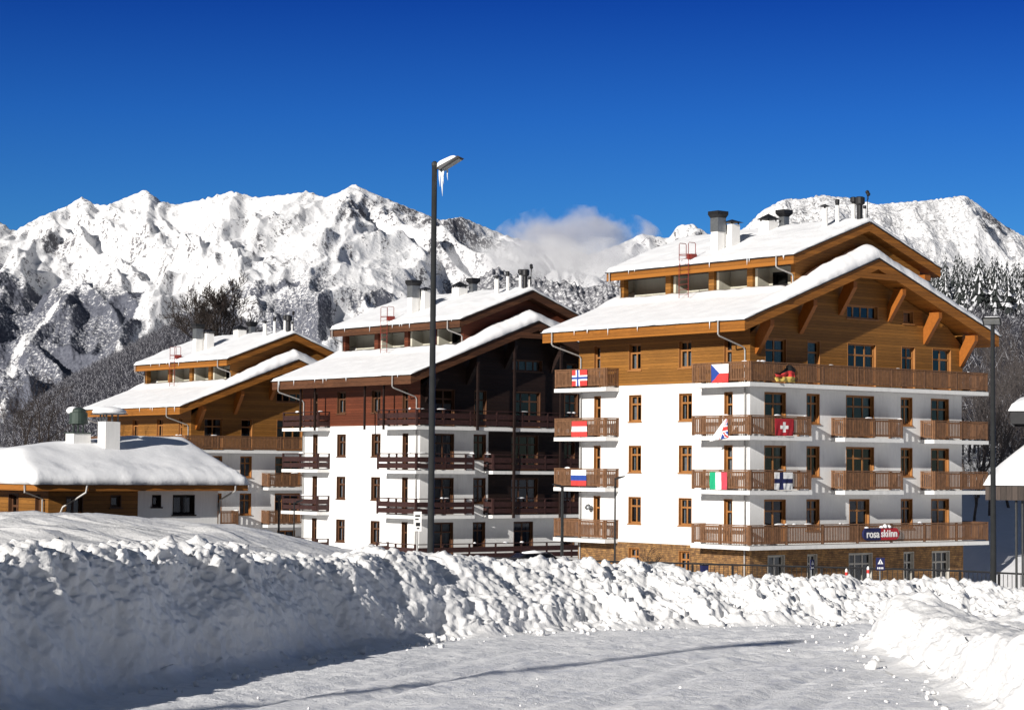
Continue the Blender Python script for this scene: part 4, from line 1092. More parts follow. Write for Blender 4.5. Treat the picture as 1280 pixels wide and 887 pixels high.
# tree templates --------------------------------------------------
def bare_template(seed, h, nb, sub, wid, spread=.32, droop=0., frost=.24):
    """triangles of a leafless tree: tapered trunk and forks as thin three-cornered blades; returns verts, tris, material"""
    r_ = np.random.default_rng(seed); V = []; Fc = []; Mi = []
    def blade(a, b, w0, w1, mi):
        a = np.array(a); b = np.array(b); d = b - a; L = np.linalg.norm(d) + 1e-9; d = d / L
        ref = r_.normal(size=3); x = np.cross(d, ref); x /= np.linalg.norm(x) + 1e-9
        y = np.cross(d, x)
        i = len(V)
        for q_ in (x, -x * .5 + y * .87, -x * .5 - y * .87): V.append(a + q_ * w0)
        for q_ in (x, -x * .5 + y * .87, -x * .5 - y * .87): V.append(b + q_ * w1)
        for k in range(3):
            k2 = (k + 1) % 3
            Fc.append((i + k, i + k2, i + 3 + k2)); Fc.append((i + k, i + 3 + k2, i + 3 + k)); Mi.extend((mi, mi))
    p = np.zeros(3); top = np.array([r_.normal(0, .04) * h, r_.normal(0, .04) * h, h])
    mid = top * .5 + np.array([r_.normal(0, .02), r_.normal(0, .02), 0]) * h
    blade(p, mid, wid * 2.6, wid * 1.7, 0); blade(mid, top, wid * 1.7, wid * .5, 0)
    for i in range(nb):
        f = r_.uniform(.25, .97); base = (mid * (f / .5)) if f < .5 else mid + (top - mid) * ((f - .5) / .5)
        a = r_.uniform(0, 6.28); L = h * spread * (1.25 - f) * r_.uniform(.7, 1.25) + .06 * h
        el_ = r_.uniform(.45, 1.1)
        d = np.array([math.cos(a) * math.cos(el_), math.sin(a) * math.cos(el_), math.sin(el_) - droop])
        e = base + d * L; blade(base, e, wid * 1.0, wid * .35, 0)
        for j in range(sub):
            g_ = r_.uniform(.25, 1.0); b2 = base + d * L * g_
            d2 = d + r_.normal(0, .55, 3); d2[2] += .15; d2 /= np.linalg.norm(d2)
            L2 = L * r_.uniform(.25, .6)
            blade(b2, b2 + d2 * L2, wid * .5, wid * .18, 1 if r_.random() < frost else 0)
    return np.array(V), np.array(Fc), np.array(Mi)
def conifer_template(seed, h, tiers, spikes):
    r_ = np.random.default_rng(seed); V = []; Fc = []; Mi = []
    i = 0
    for k in range(4):
        a = k * math.pi / 2; V.append((.16 * math.cos(a), .16 * math.sin(a), 0))
    V.append((0, 0, h)); Fc += [(k, (k + 1) % 4, 4) for k in range(4)]; Mi += [0] * 4
    for t_ in range(tiers):
        f = t_ / (tiers - 1); z0 = h * (.10 + .88 * f); rad = h * .17 * (1 - f) ** .85 + .12
        ht = h * .16 * (1 - .5 * f)
        for s_ in range(spikes):
            a = 2 * math.pi * (s_ + r_.uniform(-.3, .3)) / spikes + t_ * .7
            rr = rad * r_.uniform(.65, 1.2); dz = -rr * r_.uniform(.25, .55)
            wdt = 2 * math.pi / spikes * r_.uniform(.34, .55)
            i = len(V)
            V.append((0, 0, z0 + ht * .55)); 
            V.append((rr * .75 * math.cos(a - wdt), rr * .75 * math.sin(a - wdt), z0 + dz * .9))
            V.append((rr * math.cos(a), rr * math.sin(a), z0 + dz * .7))
            V.append((rr * .75 * math.cos(a + wdt), rr * .75 * math.sin(a + wdt), z0 + dz * .9))
            mi = 1 if r_.random() < .5 else 0
            Fc += [(i, i + 1, i + 2), (i, i + 2, i + 3)]; Mi += [mi, 0 if r_.random() < .5 else mi]
    return np.array(V, float), np.array(Fc), np.array(Mi)
def scatter(name, tmpls, pts, scales, mats, label, cat):
    Vs = []; Fs = []; Ms = []; o = 0
    for (x, y, z), sc in zip(pts, scales):
        V, Fc, Mi = tmpls[RNG.integers(len(tmpls))]
        a = RNG.uniform(0, 6.28); c_, s_ = math.cos(a) * sc, math.sin(a) * sc
        Vs.append(np.stack([V[:, 0] * c_ - V[:, 1] * s_ + x, V[:, 0] * s_ + V[:, 1] * c_ + y, V[:, 2] * sc * RNG.uniform(.85, 1.15) + z], -1)); Fs.append(Fc + o); Ms.append(Mi); o += len(V)
    ob = np_mesh(name, np.concatenate(Vs), np.concatenate(Fs), mats, None, False, None, np.concatenate(Ms))
    return tag(ob, label, cat, kind='stuff')
MT['twig'] = simple('twig_grey', (.044, .044, .058), .9, var=.35, sc=.2)
MT['twig_snow'] = simple('twig_frosted', (.52, .52, .56), .9, var=.1, sc=.2)
MT['needle'] = simple('needle_dark', (.020, .025, .024), .9, var=.4, sc=.3)
MT['needle_snow'] = simple('needle_snow', (.66, .67, .70), .9, var=.15, sc=.4)

def sample_hill(n, u0, u1, Ya, Yb, zf, keep=None):
    """even spread over the ground area"""
    t0, t1 = float(ray_dz(u0, 450)[0]), float(ray_dz(u1, 450)[0])
    Y = np.sqrt(RNG.uniform(Ya ** 2, Yb ** 2, n)); X = RNG.uniform(t0, t1, n) * Y
    if keep is not None:
        k = keep(X, Y); X, Y = X[k], Y[k]
    return np.stack([X, Y, zf(X, Y) - .3], -1)
far_t = [bare_template(100 + i, 8.0, 10, 3, .10, spread=.36, frost=.30) for i in range(7)]
P = sample_hill(13000, -150, 470, 330, 1140, zfL)
scatter('bare_wood', far_t, P, RNG.uniform(.5, .85, len(P)), [MT['twig'], MT['twig_snow']], 'grey leafless wood covering the steep hillside at the left', 'wood')
mid_t = [bare_template(200 + i, 9.0, 26, 7, .055, spread=.36) for i in range(5)]
P = sample_hill(1500, 1040, 1420, 165, 560, zfR)
scatter('bare_wood', mid_t, P, RNG.uniform(.7, 1.2, len(P)), [MT['twig'], MT['twig_snow']], 'frosted leafless wood on the slope behind the right end of the flag hotel', 'wood')
con_t = [conifer_template(300 + i, 15.0, 15, 9) for i in range(5)]
P = sample_hill(1000, 1060, 1480, 470, 775, zfR)
scatter('conifer_wood', con_t, P, RNG.uniform(.7, 1.35, len(P)), [MT['needle'], MT['needle_snow']], 'dark snow dusted conifer wood rising up the right hand slope', 'wood')
# the conifers whose tops stand clear against the snow, each its own tree
cm = []
for i, (V, Fc, Mi) in enumerate(con_t):
    me_o = np_mesh('conifer_tree', V, Fc, [MT['needle'], MT['needle_snow']], None, False, None, Mi); cm.append(me_o)
k = 0
for u in np.linspace(1168, 1284, 40):
    uu = u + RNG.uniform(-2, 2); Y = RNG.uniform(700, 770); X = float(ray_dz(uu, 400)[0]) * Y
    src = cm[k % 5]; o = src if k < 5 else src.copy()
    if k >= 5: col.objects.link(o)
    o.location = (X, Y, float(zfR(np.array(X), np.array(Y))) - .4); s_ = RNG.uniform(.75, 1.5); o.scale = (s_ * .95, s_ * .95, s_ * 1.08); o.rotation_euler = (0, 0, RNG.uniform(0, 6.28))
    tag(o, 'dark pointed conifer standing along the crest of the right hand hill', 'conifer', 'conifers along the crest of the right hand hill'); k += 1
# ================================================================== lodge in front of the left hotel
LX, LY, LYAW = -20.28, 95.0, .67
lodge = empty('lodge', (LX, LY, 0), LYAW)
tag(lodge, 'low lodge of orange boards and white render under a thick rounded snow roof', 'lodge')
l_ops = [(5.12, 5.58, -.12, .42), (6.19, 7.33, -.48, .42), (.82, 1.65, -1.4, .37), (3.0, 3.54, -.14, .42)]
ll_ops = [(2.9, 3.95, -1.4, .45), (.72, 1.25, -1.4, .45)]
ZLB, ZLT = -3.2, .98
m = MB(); wall_grid(m, 'R', 4.38, 8.55, ZLB, ZLT, l_ops); m.quad((8.55, 0, ZLB), (8.55, 9, ZLB), (8.55, 9, ZLT), (8.55, 0, ZLT)); m.quad((8.55, 9, ZLB), (0, 9, ZLB), (0, 9, ZLT), (8.55, 9, ZLT))
m.poly([(8.55, 0, ZLT), (8.55, 9, ZLT), (8.55, 4.6, 2.5)])
m.build('wall', MT['plaster'], lodge, recalc=False)
m = MB(); wall_grid(m, 'R', -.03, 4.38, ZLB, ZLT, l_ops, 0, -.03); wall_grid(m, 'L', -.03, 9, ZLB, ZLT, ll_ops, 0, -.03); m.quad((4.38, -.03, ZLB), (4.38, 0, ZLB), (4.38, 0, ZLT), (4.38, -.03, ZLT))
m.build('wood_siding', MT['wood_orange'], lodge, recalc=False)
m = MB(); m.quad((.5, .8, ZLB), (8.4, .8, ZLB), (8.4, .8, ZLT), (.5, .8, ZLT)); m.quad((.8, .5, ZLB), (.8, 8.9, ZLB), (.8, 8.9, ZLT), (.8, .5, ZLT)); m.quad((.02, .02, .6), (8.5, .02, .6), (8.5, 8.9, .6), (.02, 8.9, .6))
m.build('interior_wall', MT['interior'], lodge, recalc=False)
for i, o in enumerate(l_ops): window(lodge, 'R', *o, MT['wood_dark'] if i < 2 else MT['frame_brown'], -.03 if i > 1 else 0, i != 2, 1 if i in (1, 2) else 0, 1, True, seed=70 + i)
for i, o in enumerate(ll_ops): window(lodge, 'L', *o, MT['frame_brown'], -.03, False, 1 - i, .7, True, seed=80 + i)
def lodge_top(a, b):
    a = np.asarray(a, float); b = np.asarray(b, float)
    f = .90 + .33 * (b + .9); k = .90 + .33 * (10.1 - b)
    cap = np.where(a > -.3, 2.0 + .10 * (a + .3), .9 + 1.1 * (a + 1.3))
    return np.minimum(np.minimum(f, k), cap)
m = MB(); m.box(-1.0, 9.62, -.9, 10.1, .62, .895); m.build('eaves', MT['wood_fascia'], lodge)
na, nb = 60, 60
LA, LB = np.meshgrid(np.linspace(-1.3, 9.7, na), np.linspace(-1.05, 10.2, nb), indexing='ij')
dd = np.minimum(np.minimum(LA + 1.3, 9.7 - LA), np.minimum(LB + 1.05, 10.2 - LB))
rd = np.clip(dd / .75, 0, 1); pr = np.sqrt(np.clip(1 - (1 - rd) ** 2, 0, 1))
ZL = lodge_top(np.clip(LA, -.98, 9.6), np.clip(LB, -.88, 10.08)) 
kx = np.array([1, 4, 6, 4, 1.]) / 16
Zp = np.pad(ZL, 2, 'edge'); Zs = sum(kx[i] * Zp[i:i + na, :] for i in range(5)); Zs = sum(kx[i] * Zs[:, i:i + nb] for i in range(5))
front = smooth(LB, 1.6, -.8)
Zs = Zs + pr * (.50 + .10 * fbm2(LA * .5, LB * .5, 3, 61) + front * .09 * np.abs(fbm2(LA * 1.6, LB * 1.6, 3, 62)) * 2) - .02
rfo = MB(); rfo.quad((-1.05, -.95, .898), (9.66, -.95, .898), (9.66, 10.14, .898), (-1.05, 10.14, .898)); rfo = rfo.build('roof', MT['metal_roof'], lodge)
LV = np.stack([LA + .10 * fbm2(LA, LB, 2, 63) * (1 - rd), LB + .10 * fbm2(LA * 1.3, LB, 3, 64) * (1 - rd), Zs], -1)
def ringA(A): return np.concatenate([A[:, 0], A[-1, 1:], A[-2::-1, -1], A[0, -2:0:-1]])
rim = ringA(LV); low = rim.copy(); low[:, 2] = .90; low[:, 0] = np.clip(low[:, 0], -1.05, 9.64); low[:, 1] = np.clip(low[:, 1], -.94, 10.1)
idx = np.arange(na * nb).reshape(na, nb); qd = np.stack([idx[:-1, :-1], idx[1:, :-1], idx[1:, 1:], idx[:-1, 1:]], -1).reshape(-1, 4)
ri_ = ringA(idx[..., None])[:, 0]; lo_ = na * nb + np.arange(len(ri_)); nx_ = np.roll(np.arange(len(ri_)), -1)
np_mesh('snow_cover', np.concatenate([LV.reshape(-1, 3), low]), np.concatenate([qd, np.stack([ri_, lo_, lo_[nx_], ri_[nx_]], -1)]), MT['snow'], rfo)
downpipe(lodge, [(8.9, -.98, .86), (8.9, -.98, .62), (8.62, -.12, .2), (8.6, -.1, 0), (8.6, -.1, -3)])
downpipe(lodge, [(1.35, -.98, .86), (1.3, -.98, .55), (.62, -.14, -.1), (.5, -.12, -.4), (.5, -.12, -3)])
downpipe(lodge, [(-1.06, .2, .86), (-1.06, .2, .55), (-.15, .3, .25), (-.12, .3, -3)])
m = MB(); railing_slats(m, [(-.9, .3, -.9, 8.8)], -1.45); m.build('railing', MT['rail_brown'], lodge)
m = MB(); m.box(-.98, -.035, .2, 8.9, -1.7, -1.45); m.build('porch_slab', MT['slab'], lodge)
# chimneys on the lodge
m = MB(); m.box(4.0, 4.75, 2.45, 3.2, 1.9, 3.76); ch = m.build('chimney', MT['white_paint'], lodge)
m = MB()
for (x, y) in ((4.08, 2.53), (4.67, 2.53), (4.08, 3.12), (4.67, 3.12), (4.375, 2.53), (4.08, 2.82)): m.box(x - .03, x + .03, y - .03, y + .03, 3.76, 4.08)
m.box(3.75, 5.0, 2.2, 3.45, 4.082, 4.13); m.build('chimney_cap', MT['metal_grey'], ch)
m = MB(); m.lathe((4.375, 2.825, 4.13), [(.74, .0), (.80, .07), (.74, .17), (.5, .28), (.2, .33), (.02, .34)], 20); m.build('cap_snow', MT['snow'], ch, smooth=True)
m = MB(); m.box(2.75, 3.62, 3.15, 3.95, 1.8, 3.20); vb = m.build('vent_base', MT['white_paint'], lodge)
m = MB(); m.box(2.70, 3.67, 3.10, 4.0, 3.203, 3.25)
for k in range(6):
    a = k * math.pi / 3; m.tube([(3.18 + .25 * math.cos(a), 3.55 + .25 * math.sin(a), 3.25), (3.18 + .25 * math.cos(a), 3.55 + .25 * math.sin(a), 3.62)], .035, 6)
m.lathe((3.18, 3.55, 3.6), [(.28, 0), (.42, .04), (.42, .55), (.34, .58), (.34, .70), (.20, .78), (.05, .80)], 18)
m.lathe((3.18, 3.55, 3.63), [(.46, .02), (.46, .06)], 18); m.build('roof_vent', MT['vent_green'], vb)
m = MB(); m.lathe((2.98, 3.75, 4.2), [(.10, -.12), (.26, -.05), (.30, .08), (.2, .2), (.03, .25)], 14); m.build('cap_snow', MT['snow'], vb, smooth=True)

# ================================================================== street lamps
def lamp_big(label, loc, zb, zt, r0, r1, yaw, arm, head, tilt, icicle):
    """pole with a flat tilted floodlight head; local +x is the side the head points to"""
    o = empty('street_lamp', (loc[0], loc[1], zb), yaw); tag(o, label, 'street lamp')
    H_ = zt - zb
    m = MB(); m.tube([(0, 0, -.3), (0, 0, .25), (0, 0, .26), (0, 0, H_)], [r0 * 1.5, r0 * 1.5, r0, r1], 14); m.build('pole', MT['pole_metal'], o, smooth=True)
    m = MB(); m.tube([(0, 0, H_ - .10), (arm * .6, 0, H_ - .10), (arm, 0, H_ - .06)], .035, 8); m.lathe((0, 0, H_), [(r1 * 1.15, -.05), (r1 * 1.15, .02), (r1 * .5, .06)], 12); m.build('arm', MT['pole_metal'], o)
    hl, hw, hh_ = head
    hm = MB()
    hm.add([(0, -hw / 2, 0), (hl, -hw / 2, 0), (hl, hw / 2, 0), (0, hw / 2, 0), (.04, -hw * .42, hh_), (hl * .92, -hw * .42, hh_ * .7), (hl * .92, hw * .42, hh_ * .7), (.04, hw * .42, hh_)],
           [(0,3,2,1), (4,5,6,7), (0,1,5,4), (1,2,6,5), (2,3,7,6), (3,0,4,7)])
    ho = hm.build('lamp_head', MT['metal_dark'], o); ho.location = (arm - .02, 0, H_ - .18); ho.rotation_euler = (0, -tilt, 0)
    m = MB(); m.box(.07, hl - .05, -hw * .42, hw * .42, -.012, -.002); m.build('lens', MT['lamp_glass'], ho)
    # settled snow on the head
    n_ = 14; sx, sy = np.meshgrid(np.linspace(0, hl * .86, n_), np.linspace(-hw * .42, hw * .42, n_), indexing='ij')
    ed_ = np.minimum(np.minimum(sx, hl * .86 - sx) / (hl * .3), (hw * .42 - np.abs(sy)) / (hw * .2)); ed_ = np.clip(ed_, 0, 1)
    sz = hh_ * (1 - .3 * sx / hl) + .10 * np.sqrt(1 - (1 - ed_) ** 2) * (1.25 - .5 * sx / hl) - .004
    grid_mesh('snow_cap', np.stack([sx, sy, sz], -1), MT['snow'], ho)
    if icicle:
        m = MB(); 
        for (x, y, l_, r_) in ((.02, .0, .62, .05), (.06, -.06, .34, .03), (.13, .05, .25, .025), (-.05, .03, .4, .03)): m.tube([(arm + x, y, H_ - .14), (arm + x - .005, y, H_ - .14 - l_ * .5), (arm + x + .01, y, H_ - .14 - l_)], [r_, r_ * .55, .003], 8)
        m.build('icicle', MT['ice'], o, smooth=True)
    return o
lamp_big('tall black lamp post with snow and an icicle on its head, before the dark hotel', (-1.84, 50), -1.3, 8.84, .078, .062, -.25, .17, (.60, .34, .10), R(30), True)
lamp_big('black lamp post with a dark square head at the right end of the flag hotel', (15.6, 70), -2.3, 6.72, .10, .065, -1.9, .06, (.44, .60, .09), R(26), False)
sh_l = lamp_big('tall lamp post beyond the left edge whose thin shadow crosses the road', (-13.6, .8), .2, 9.6, .085, .075, .6, .17, (.60, .34, .10), R(30), False)
def lamp_small(label, loc, zt, yaw, r_=.05, hd=.42):
    zb = float(gz(*loc)); o = empty('street_lamp', (loc[0], loc[1], zb), yaw); tag(o, label, 'street lamp')
    H_ = zt - zb
    m = MB(); m.tube([(0, 0, -.2), (0, 0, .9), (0, 0, .92), (0, 0, H_)], [r_ * 1.5, r_ * 1.5, r_, r_ * .8], 10); m.build('pole', MT['pole_metal'], o, smooth=True)
    m = MB(); m.tube([(0, 0, H_ - .06), (.12, 0, H_ - .02)], .025, 6)
    m.add([(.06, -.11, H_ - .09), (.06 + hd, -.09, H_ + .06), (.06 + hd, .09, H_ + .06), (.06, .11, H_ - .09), (.08, -.1, H_ + .05), (.04 + hd, -.07, H_ + .11), (.04 + hd, .07, H_ + .11), (.08, .1, H_ + .05)],
          [(0,3,2,1), (4,5,6,7), (0,1,5,4), (1,2,6,5), (2,3,7,6), (3,0,4,7)]); m.build('lamp_head', MT['metal_dark'], o)
    return o
lamp_small('slim dark lamp post with its head turned right, in front of the lower left balconies', (5.06, 105), 1.34, -.1)
lamp_small('thick dark lamp post at the left end of the flag hotel, head turned left', (2.5, 105), .93, math.pi + .2, .085)
lamp_small('thin pale lamp post standing before the lowest dark balcony', (-10.0, 100), .13, .1, .04, .34)
m = MB(); zz = float(gz(-11.77, 110)); m.tube([(0, 0, -.2), (0, 0, .16 - zz)], .055, 8); m.lathe((0, 0, .16 - zz), [(.08, 0), (.08, .05), (.03, .09)], 8)
po = m.build('post', MT['metal_dark']); po.location = (-11.77, 110, zz); tag(po, 'plain black post in front of the gap beside the small lodge', 'post')

# ================================================================== flags on the balcony railings of the first hotel
def flagcol(name, c): return simple('flag_' + name, c, .8, var=.06, sc=4)
FC = {'red': flagcol('red', (.62, .05, .045)), 'white': flagcol('white', (.80, .80, .79)), 'blue': flagcol('blue', (.02, .06, .30)), 'green': flagcol('green', (.01, .36, .17)), 'navy': flagcol('navy', (.010, .014, .075)),
      'black': flagcol('black', (.012, .011, .011)), 'gold': flagcol('gold', (.55, .40, .10)), 'pink': flagcol('rose', (.55, .06, .09)), 'crimson': flagcol('crimson', (.40, .018, .028))}
def flag(label, pl, u_left, u_right, z1, z0, cols, f, warp=None, seed=0):
    """u runs from the viewer's left to right; f(s, t) -> index into cols, s across, t down"""
    nS, nT = 44, 30
    s, t = np.meshgrid(np.linspace(0, 1, nS + 1), np.linspace(0, 1, nT + 1), indexing='ij')
    ss, tt = s.copy(), t.copy()
    out = .045 + .022 * np.sin(s * 9 + seed) * t + .016 * np.sin(s * 21 + t * 5 + seed * 2) * t + .012 * fbm2(s * 4 + seed, t * 4, 2, seed)
    if warp: ss, tt, out = warp(s, t, out)
    u = u_left + (u_right - u_left) * ss; z = z1 + (z0 - z1) * tt
    d = -1.075 - out
    V = np.stack([d, u, z], -1) if pl == 'L' else np.stack([u, d, z], -1)
    mat_of = [f((i + .5) / nS, (j + .5) / nT) for i in range(nS) for j in range(nT)]
    o = grid_mesh('flag', V, [FC[c] for c in cols], None, True)
    o.data.polygons.foreach_set('material_index', np.array(mat_of, dtype=np.int32))
    bm = bmesh.new(); bm.from_mesh(o.data); bmesh.ops.solidify(bm, geom=bm.faces[:], thickness=.006); bm.to_mesh(o.data); bm.free()
    o.location = (13.19, 119.5, 0); o.rotation_euler = (0, 0, .67)
    tag(o, label, 'flag', 'national flags hung on the hotel balconies')
    return o
def nordic(s, t, cx, wv, wh):
    return abs(s - cx) < wv, abs(t - .5) < wh
def f_nor(s, t):
    if abs(s - .38) < .055 or abs(t - .5) < .075: return 2
    if abs(s - .38) < .12 or abs(t - .5) < .16: return 1
    return 0
def f_fin(s, t): return 1 if abs(s - .38) < .10 or abs(t - .5) < .15 else 0
def f_cze(s, t): return 2 if s < .5 * (1 - abs(2 * t - 1)) else (0 if t < .5 else 1)
def f_swi(s, t):
    x, y = (s - .5) * 1.45, t - .5
    return 1 if (abs(x) < .095 and abs(y) < .31) or (abs(y) < .095 and abs(x) < .31) else 0
def f_uk(s, t):
    if abs(s - .5) < .06 or abs(t - .5) < .09: return 1
    if abs(s - .5) < .11 or abs(t - .5) < .16: return 0
    if abs(s - t) < .06 or abs(s - 1 + t) < .06: return 1
    if abs(s - t) < .13 or abs(s - 1 + t) < .13: return 0
    return 2
flag('red flag with a blue cross edged white, hung on the top left balcony', 'L', 14.0, 12.6, 7.66, 6.70, ['red', 'white', 'blue'], f_nor, seed=1)
flag('red flag with one white band across, on the balcony below the blue cross flag', 'L', 14.0, 12.6, 4.60, 3.66, ['red', 'white'], lambda s, t: 1 if .333 < t < .667 else 0, seed=2)
flag('white, blue and red banded flag on the left balcony', 'L', 14.04, 12.64, 1.69, .74, ['white', 'blue', 'red'], lambda s, t: min(2, int(t * 3)), seed=3)
flag('white and red flag with a blue wedge on the top balcony', 'L', 1.94, .55, 7.62, 6.60, ['white', 'red', 'blue'], f_cze, seed=4)
def warp_uk(s, t, o_):
    # gathered at the top right corner, the loose corner swung out to the left
    k = t ** .9
    ss = .93 - (.93 - s) * (.10 + .95 * k) - .12 * k * (1 - s)
    return ss, t * (1.0 + .22 * (1 - s)), o_ + .10 * k * (1 - s) + .03 * np.sin(s * 25) * k
flag('crumpled flag blown into a narrow white and blue triangle on a balcony corner', 'L', 1.78, .57, 4.58, 3.55, ['white', 'red', 'blue'], lambda s, t: f_uk(s, t) if s > .52 else 0, warp_uk, 5)
flag('green, white and red upright striped flag on the lower corner balcony', 'L', 2.03, .64, 1.64, .68, ['green', 'white', 'pink'], lambda s, t: min(2, int(s * 3)), seed=6)
def warp_ger(s, t, o_):
    lift = .38 * (1 - smooth(s, .0, .75)) * (1 - t) + .10 * np.sin(s * 7) * (1 - t)
    return s, np.clip(.08 + lift + t * (.92 - lift), 0, 1.1), o_ + .05 * np.sin(t * 14 + s * 5) * (1 - .5 * s) + .03 * np.sin(s * 18)
flag('crumpled black, red and gold flag on the long top balcony', 'R', .85, 2.42, 7.60, 6.66, ['black', 'red', 'gold'], lambda s, t: min(2, int(t * 3)), warp_ger, 7)
flag('dark red flag with a white upright cross on a balcony facing right', 'R', .82, 2.30, 4.62, 3.68, ['crimson', 'white'], f_swi, seed=8)
flag('white flag with a navy blue cross on a balcony facing right', 'R', .80, 2.24, 1.66, .70, ['white', 'navy'], f_fin, seed=9)

# hotel name board on the lowest balcony
sg = empty('hotel_sign', (13.19, 119.5, 0), .67); tag(sg, 'rounded blue and red hotel name board with white letters on the lowest balcony', 'sign')
def pill(x0, x1, zc, hgt, y0, y1, left, right, mat, nm):
    r_ = hgt / 2; pts = []
    if left: pts += [(x0 + r_ + r_ * math.cos(a), zc + r_ * math.sin(a)) for a in np.linspace(math.pi / 2, math.pi * 1.5, 9)]
    else: pts += [(x0, zc + r_), (x0, zc - r_)]
    if right: pts += [(x1 - r_ + r_ * math.cos(a), zc + r_ * math.sin(a)) for a in np.linspace(-math.pi / 2, math.pi / 2, 9)]
    else: pts += [(x1, zc - r_), (x1, zc + r_)]
    m = MB(); m.prism([(p[0], y0, p[1]) for p in pts], (0, y1 - y0, 0)); return m.build(nm, mat, sg)
bl = pill(7.88, 9.32, -1.83, .68, -1.22, -1.09, True, False, FC['navy'], 'blue_panel')
rd_ = pill(9.322, 10.9, -1.83, .68, -1.218, -1.088, False, True, FC['crimson'], 'red_panel')
def on_board(x, z): return Matrix(((1, 0, 0, x), (0, 0, -1, -1.225), (0, 1, 0, z), (0, 0, 0, 1)))
text_mesh('rosa', .62, MT['white_paint'], 'lettering', bl, on_board(8.66, -1.84), .012, .012)
text_mesh('ski', .58, FC['white'], 'lettering', rd_, on_board(9.66, -1.82), .012, .012)
text_mesh('inn', .58, FC['white'], 'lettering', rd_, on_board(10.38, -1.82), .012, .012)
m = MB()
for (x, h_) in ((9.45, .14), (9.75, .24), (10.1, .18), (8.2, .1)):
    m.lathe((x, -1.15, -1.50), [(.05, 0), (.14, .03), (.12, h_ * .7), (.02, h_)], 10)
m.build('snow_cap', MT['snow'], sg, smooth=True)

# ================================================================== small things along the foot of the hotels
def dish(label, a, b, z):
    P = H1.matrix_world  # noqa
    o = empty('satellite_dish', (13.19, 119.5, 0), .67); tag(o, label, 'dish')
    m = MB(); m.lathe((0, 0, 0), [(.02, .05), (.11, .03), (.17, -.01), (.19, -.03), (.175, -.03), (.10, 0), (.02, .03)], 18); d = m.build('dish', MT['metal_grey'], o); d.location = (a - .38, b, z); d.rotation_euler = (R(65), 0, R(-70))
    m = MB(); m.tube([(a, b, z - .15), (a - .3, b, z - .15), (a - .36, b, z)], .025, 6); m.tube([(a - .4, b, z - .2), (a - .7, b, z)], .015, 5); m.build('bracket', MT['metal_dark'], o)
dish('small grey satellite dish beside a narrow window above the lowest left balcony', 0, 13.35, -.5)

# railings in front of the flag hotel
fe = empty('fence', (0, 0, 0)); tag(fe, 'long black metal railing running in front of the stone ground floor', 'fence')
fp = [(-1.0, 101.5), (3.0, 100), (10, 97.5), (19.5, 94), (24, 91.5), (30, 89)]
fl = []
for (a, b) in zip(fp[:-1], fp[1:]):
    n_ = max(1, round(math.hypot(b[0] - a[0], b[1] - a[1]) / 1.9))
    fl += [(a[0] + (b[0] - a[0]) * i / n_, a[1] + (b[1] - a[1]) * i / n_) for i in range(n_)]
fl.append(fp[-1])
topz = lambda x, y: np.interp(x, [-1, 3, 19.5, 24, 30], [-2.42, -2.45, -2.51, -2.60, -2.65])
m = MB()
for i in range(len(fl) - 1):
    (x0, y0), (x1, y1) = fl[i], fl[i + 1]; z0, z1 = topz(x0, y0), topz(x1, y1)
    m.tube([(x0, y0, z0), (x1, y1, z1)], .045, 6); m.tube([(x0, y0, z0 - .95), (x1, y1, z1 - .95)], .025, 6)
m.build('rail', MT['metal_dark'], fe)
for (x, y) in fl:
    z = float(topz(x, y)); m = MB(); m.box(x - .05, x + .05, y - .05, y + .05, z - 1.5, z - .046); m.build('fence_post', MT['metal_dark'], fe)
for i in range(len(fl) - 1):
    (x0, y0), (x1, y1) = fl[i], fl[i + 1]
    if x0 < 8 or x0 > 25: continue
    for k in range(1, 9):
        f_ = k / 9; x, y = x0 + (x1 - x0) * f_, y0 + (y1 - y0) * f_; z = float(topz(x, y)); m = MB(); m.box(x - .012, x + .012, y - .012, y + .012, z - .95, z - .05); m.build('baluster', MT['metal_dark'], fe)

def sign_blue(label, x, y, zc, s_, yaw):
    zb = float(gz(x, y)) - .2
    o = empty('road_sign', (x, y, zb), yaw); tag(o, label, 'road sign')
    m = MB(); m.tube([(0, 0, 0), (0, 0, zc - zb + s_ * .7)], .03, 8); m.build('pole', MT['metal_grey'], o)
    h_ = zc - zb
    m = MB(); m.box(-s_ / 2, s_ / 2, -.06, -.03, h_ - s_ * .10, h_ + s_ * .78); m.box(-s_ / 2, s_ / 2, -.06, -.03, h_ - s_ * .62, h_ - s_ * .14); pn = m.build('sign_panel', FC['navy'], o)
    m = MB(); y_ = -.064; c = h_ + s_ * .34; r_ = s_ * .32
    m.poly([(-r_, y_, c - r_ * .85), (r_, y_, c - r_ * .85), (0, y_, c + r_ * .95)]); m.build('pictogram', FC['white'], pn)
    m = MB(); y_ = -.068   # walking figure
    m.poly([(r_ * -.06, y_, c + r_ * .3), (r_ * .10, y_, c + r_ * .3), (r_ * .10, y_, c + r_ * .45), (r_ * -.06, y_, c + r_ * .45)])
    m.poly([(r_ * -.12, y_, c - r_ * .2), (r_ * .12, y_, c - r_ * .2), (r_ * .1, y_, c + r_ * .26), (r_ * -.08, y_, c + r_ * .26)])
    m.poly([(r_ * -.35, y_, c - r_ * .8), (r_ * -.22, y_, c - r_ * .8), (r_ * .06, y_, c - r_ * .22), (r_ * -.1, y_, c - r_ * .22)])
    m.poly([(r_ * .22, y_, c - r_ * .8), (r_ * .36, y_, c - r_ * .8), (r_ * .12, y_, c - r_ * .22), (r_ * -.02, y_, c - r_ * .22)]); m.build('figure', FC['navy'], pn)
    m = MB(); 
    for k in range(4): m.box(-s_ * .36 + k * s_ * .19, -s_ * .24 + k * s_ * .19, -.066, -.0605, h_ - s_ * .48, h_ - s_ * .28)
    m.build('lettering', FC['white'], pn)
    return o
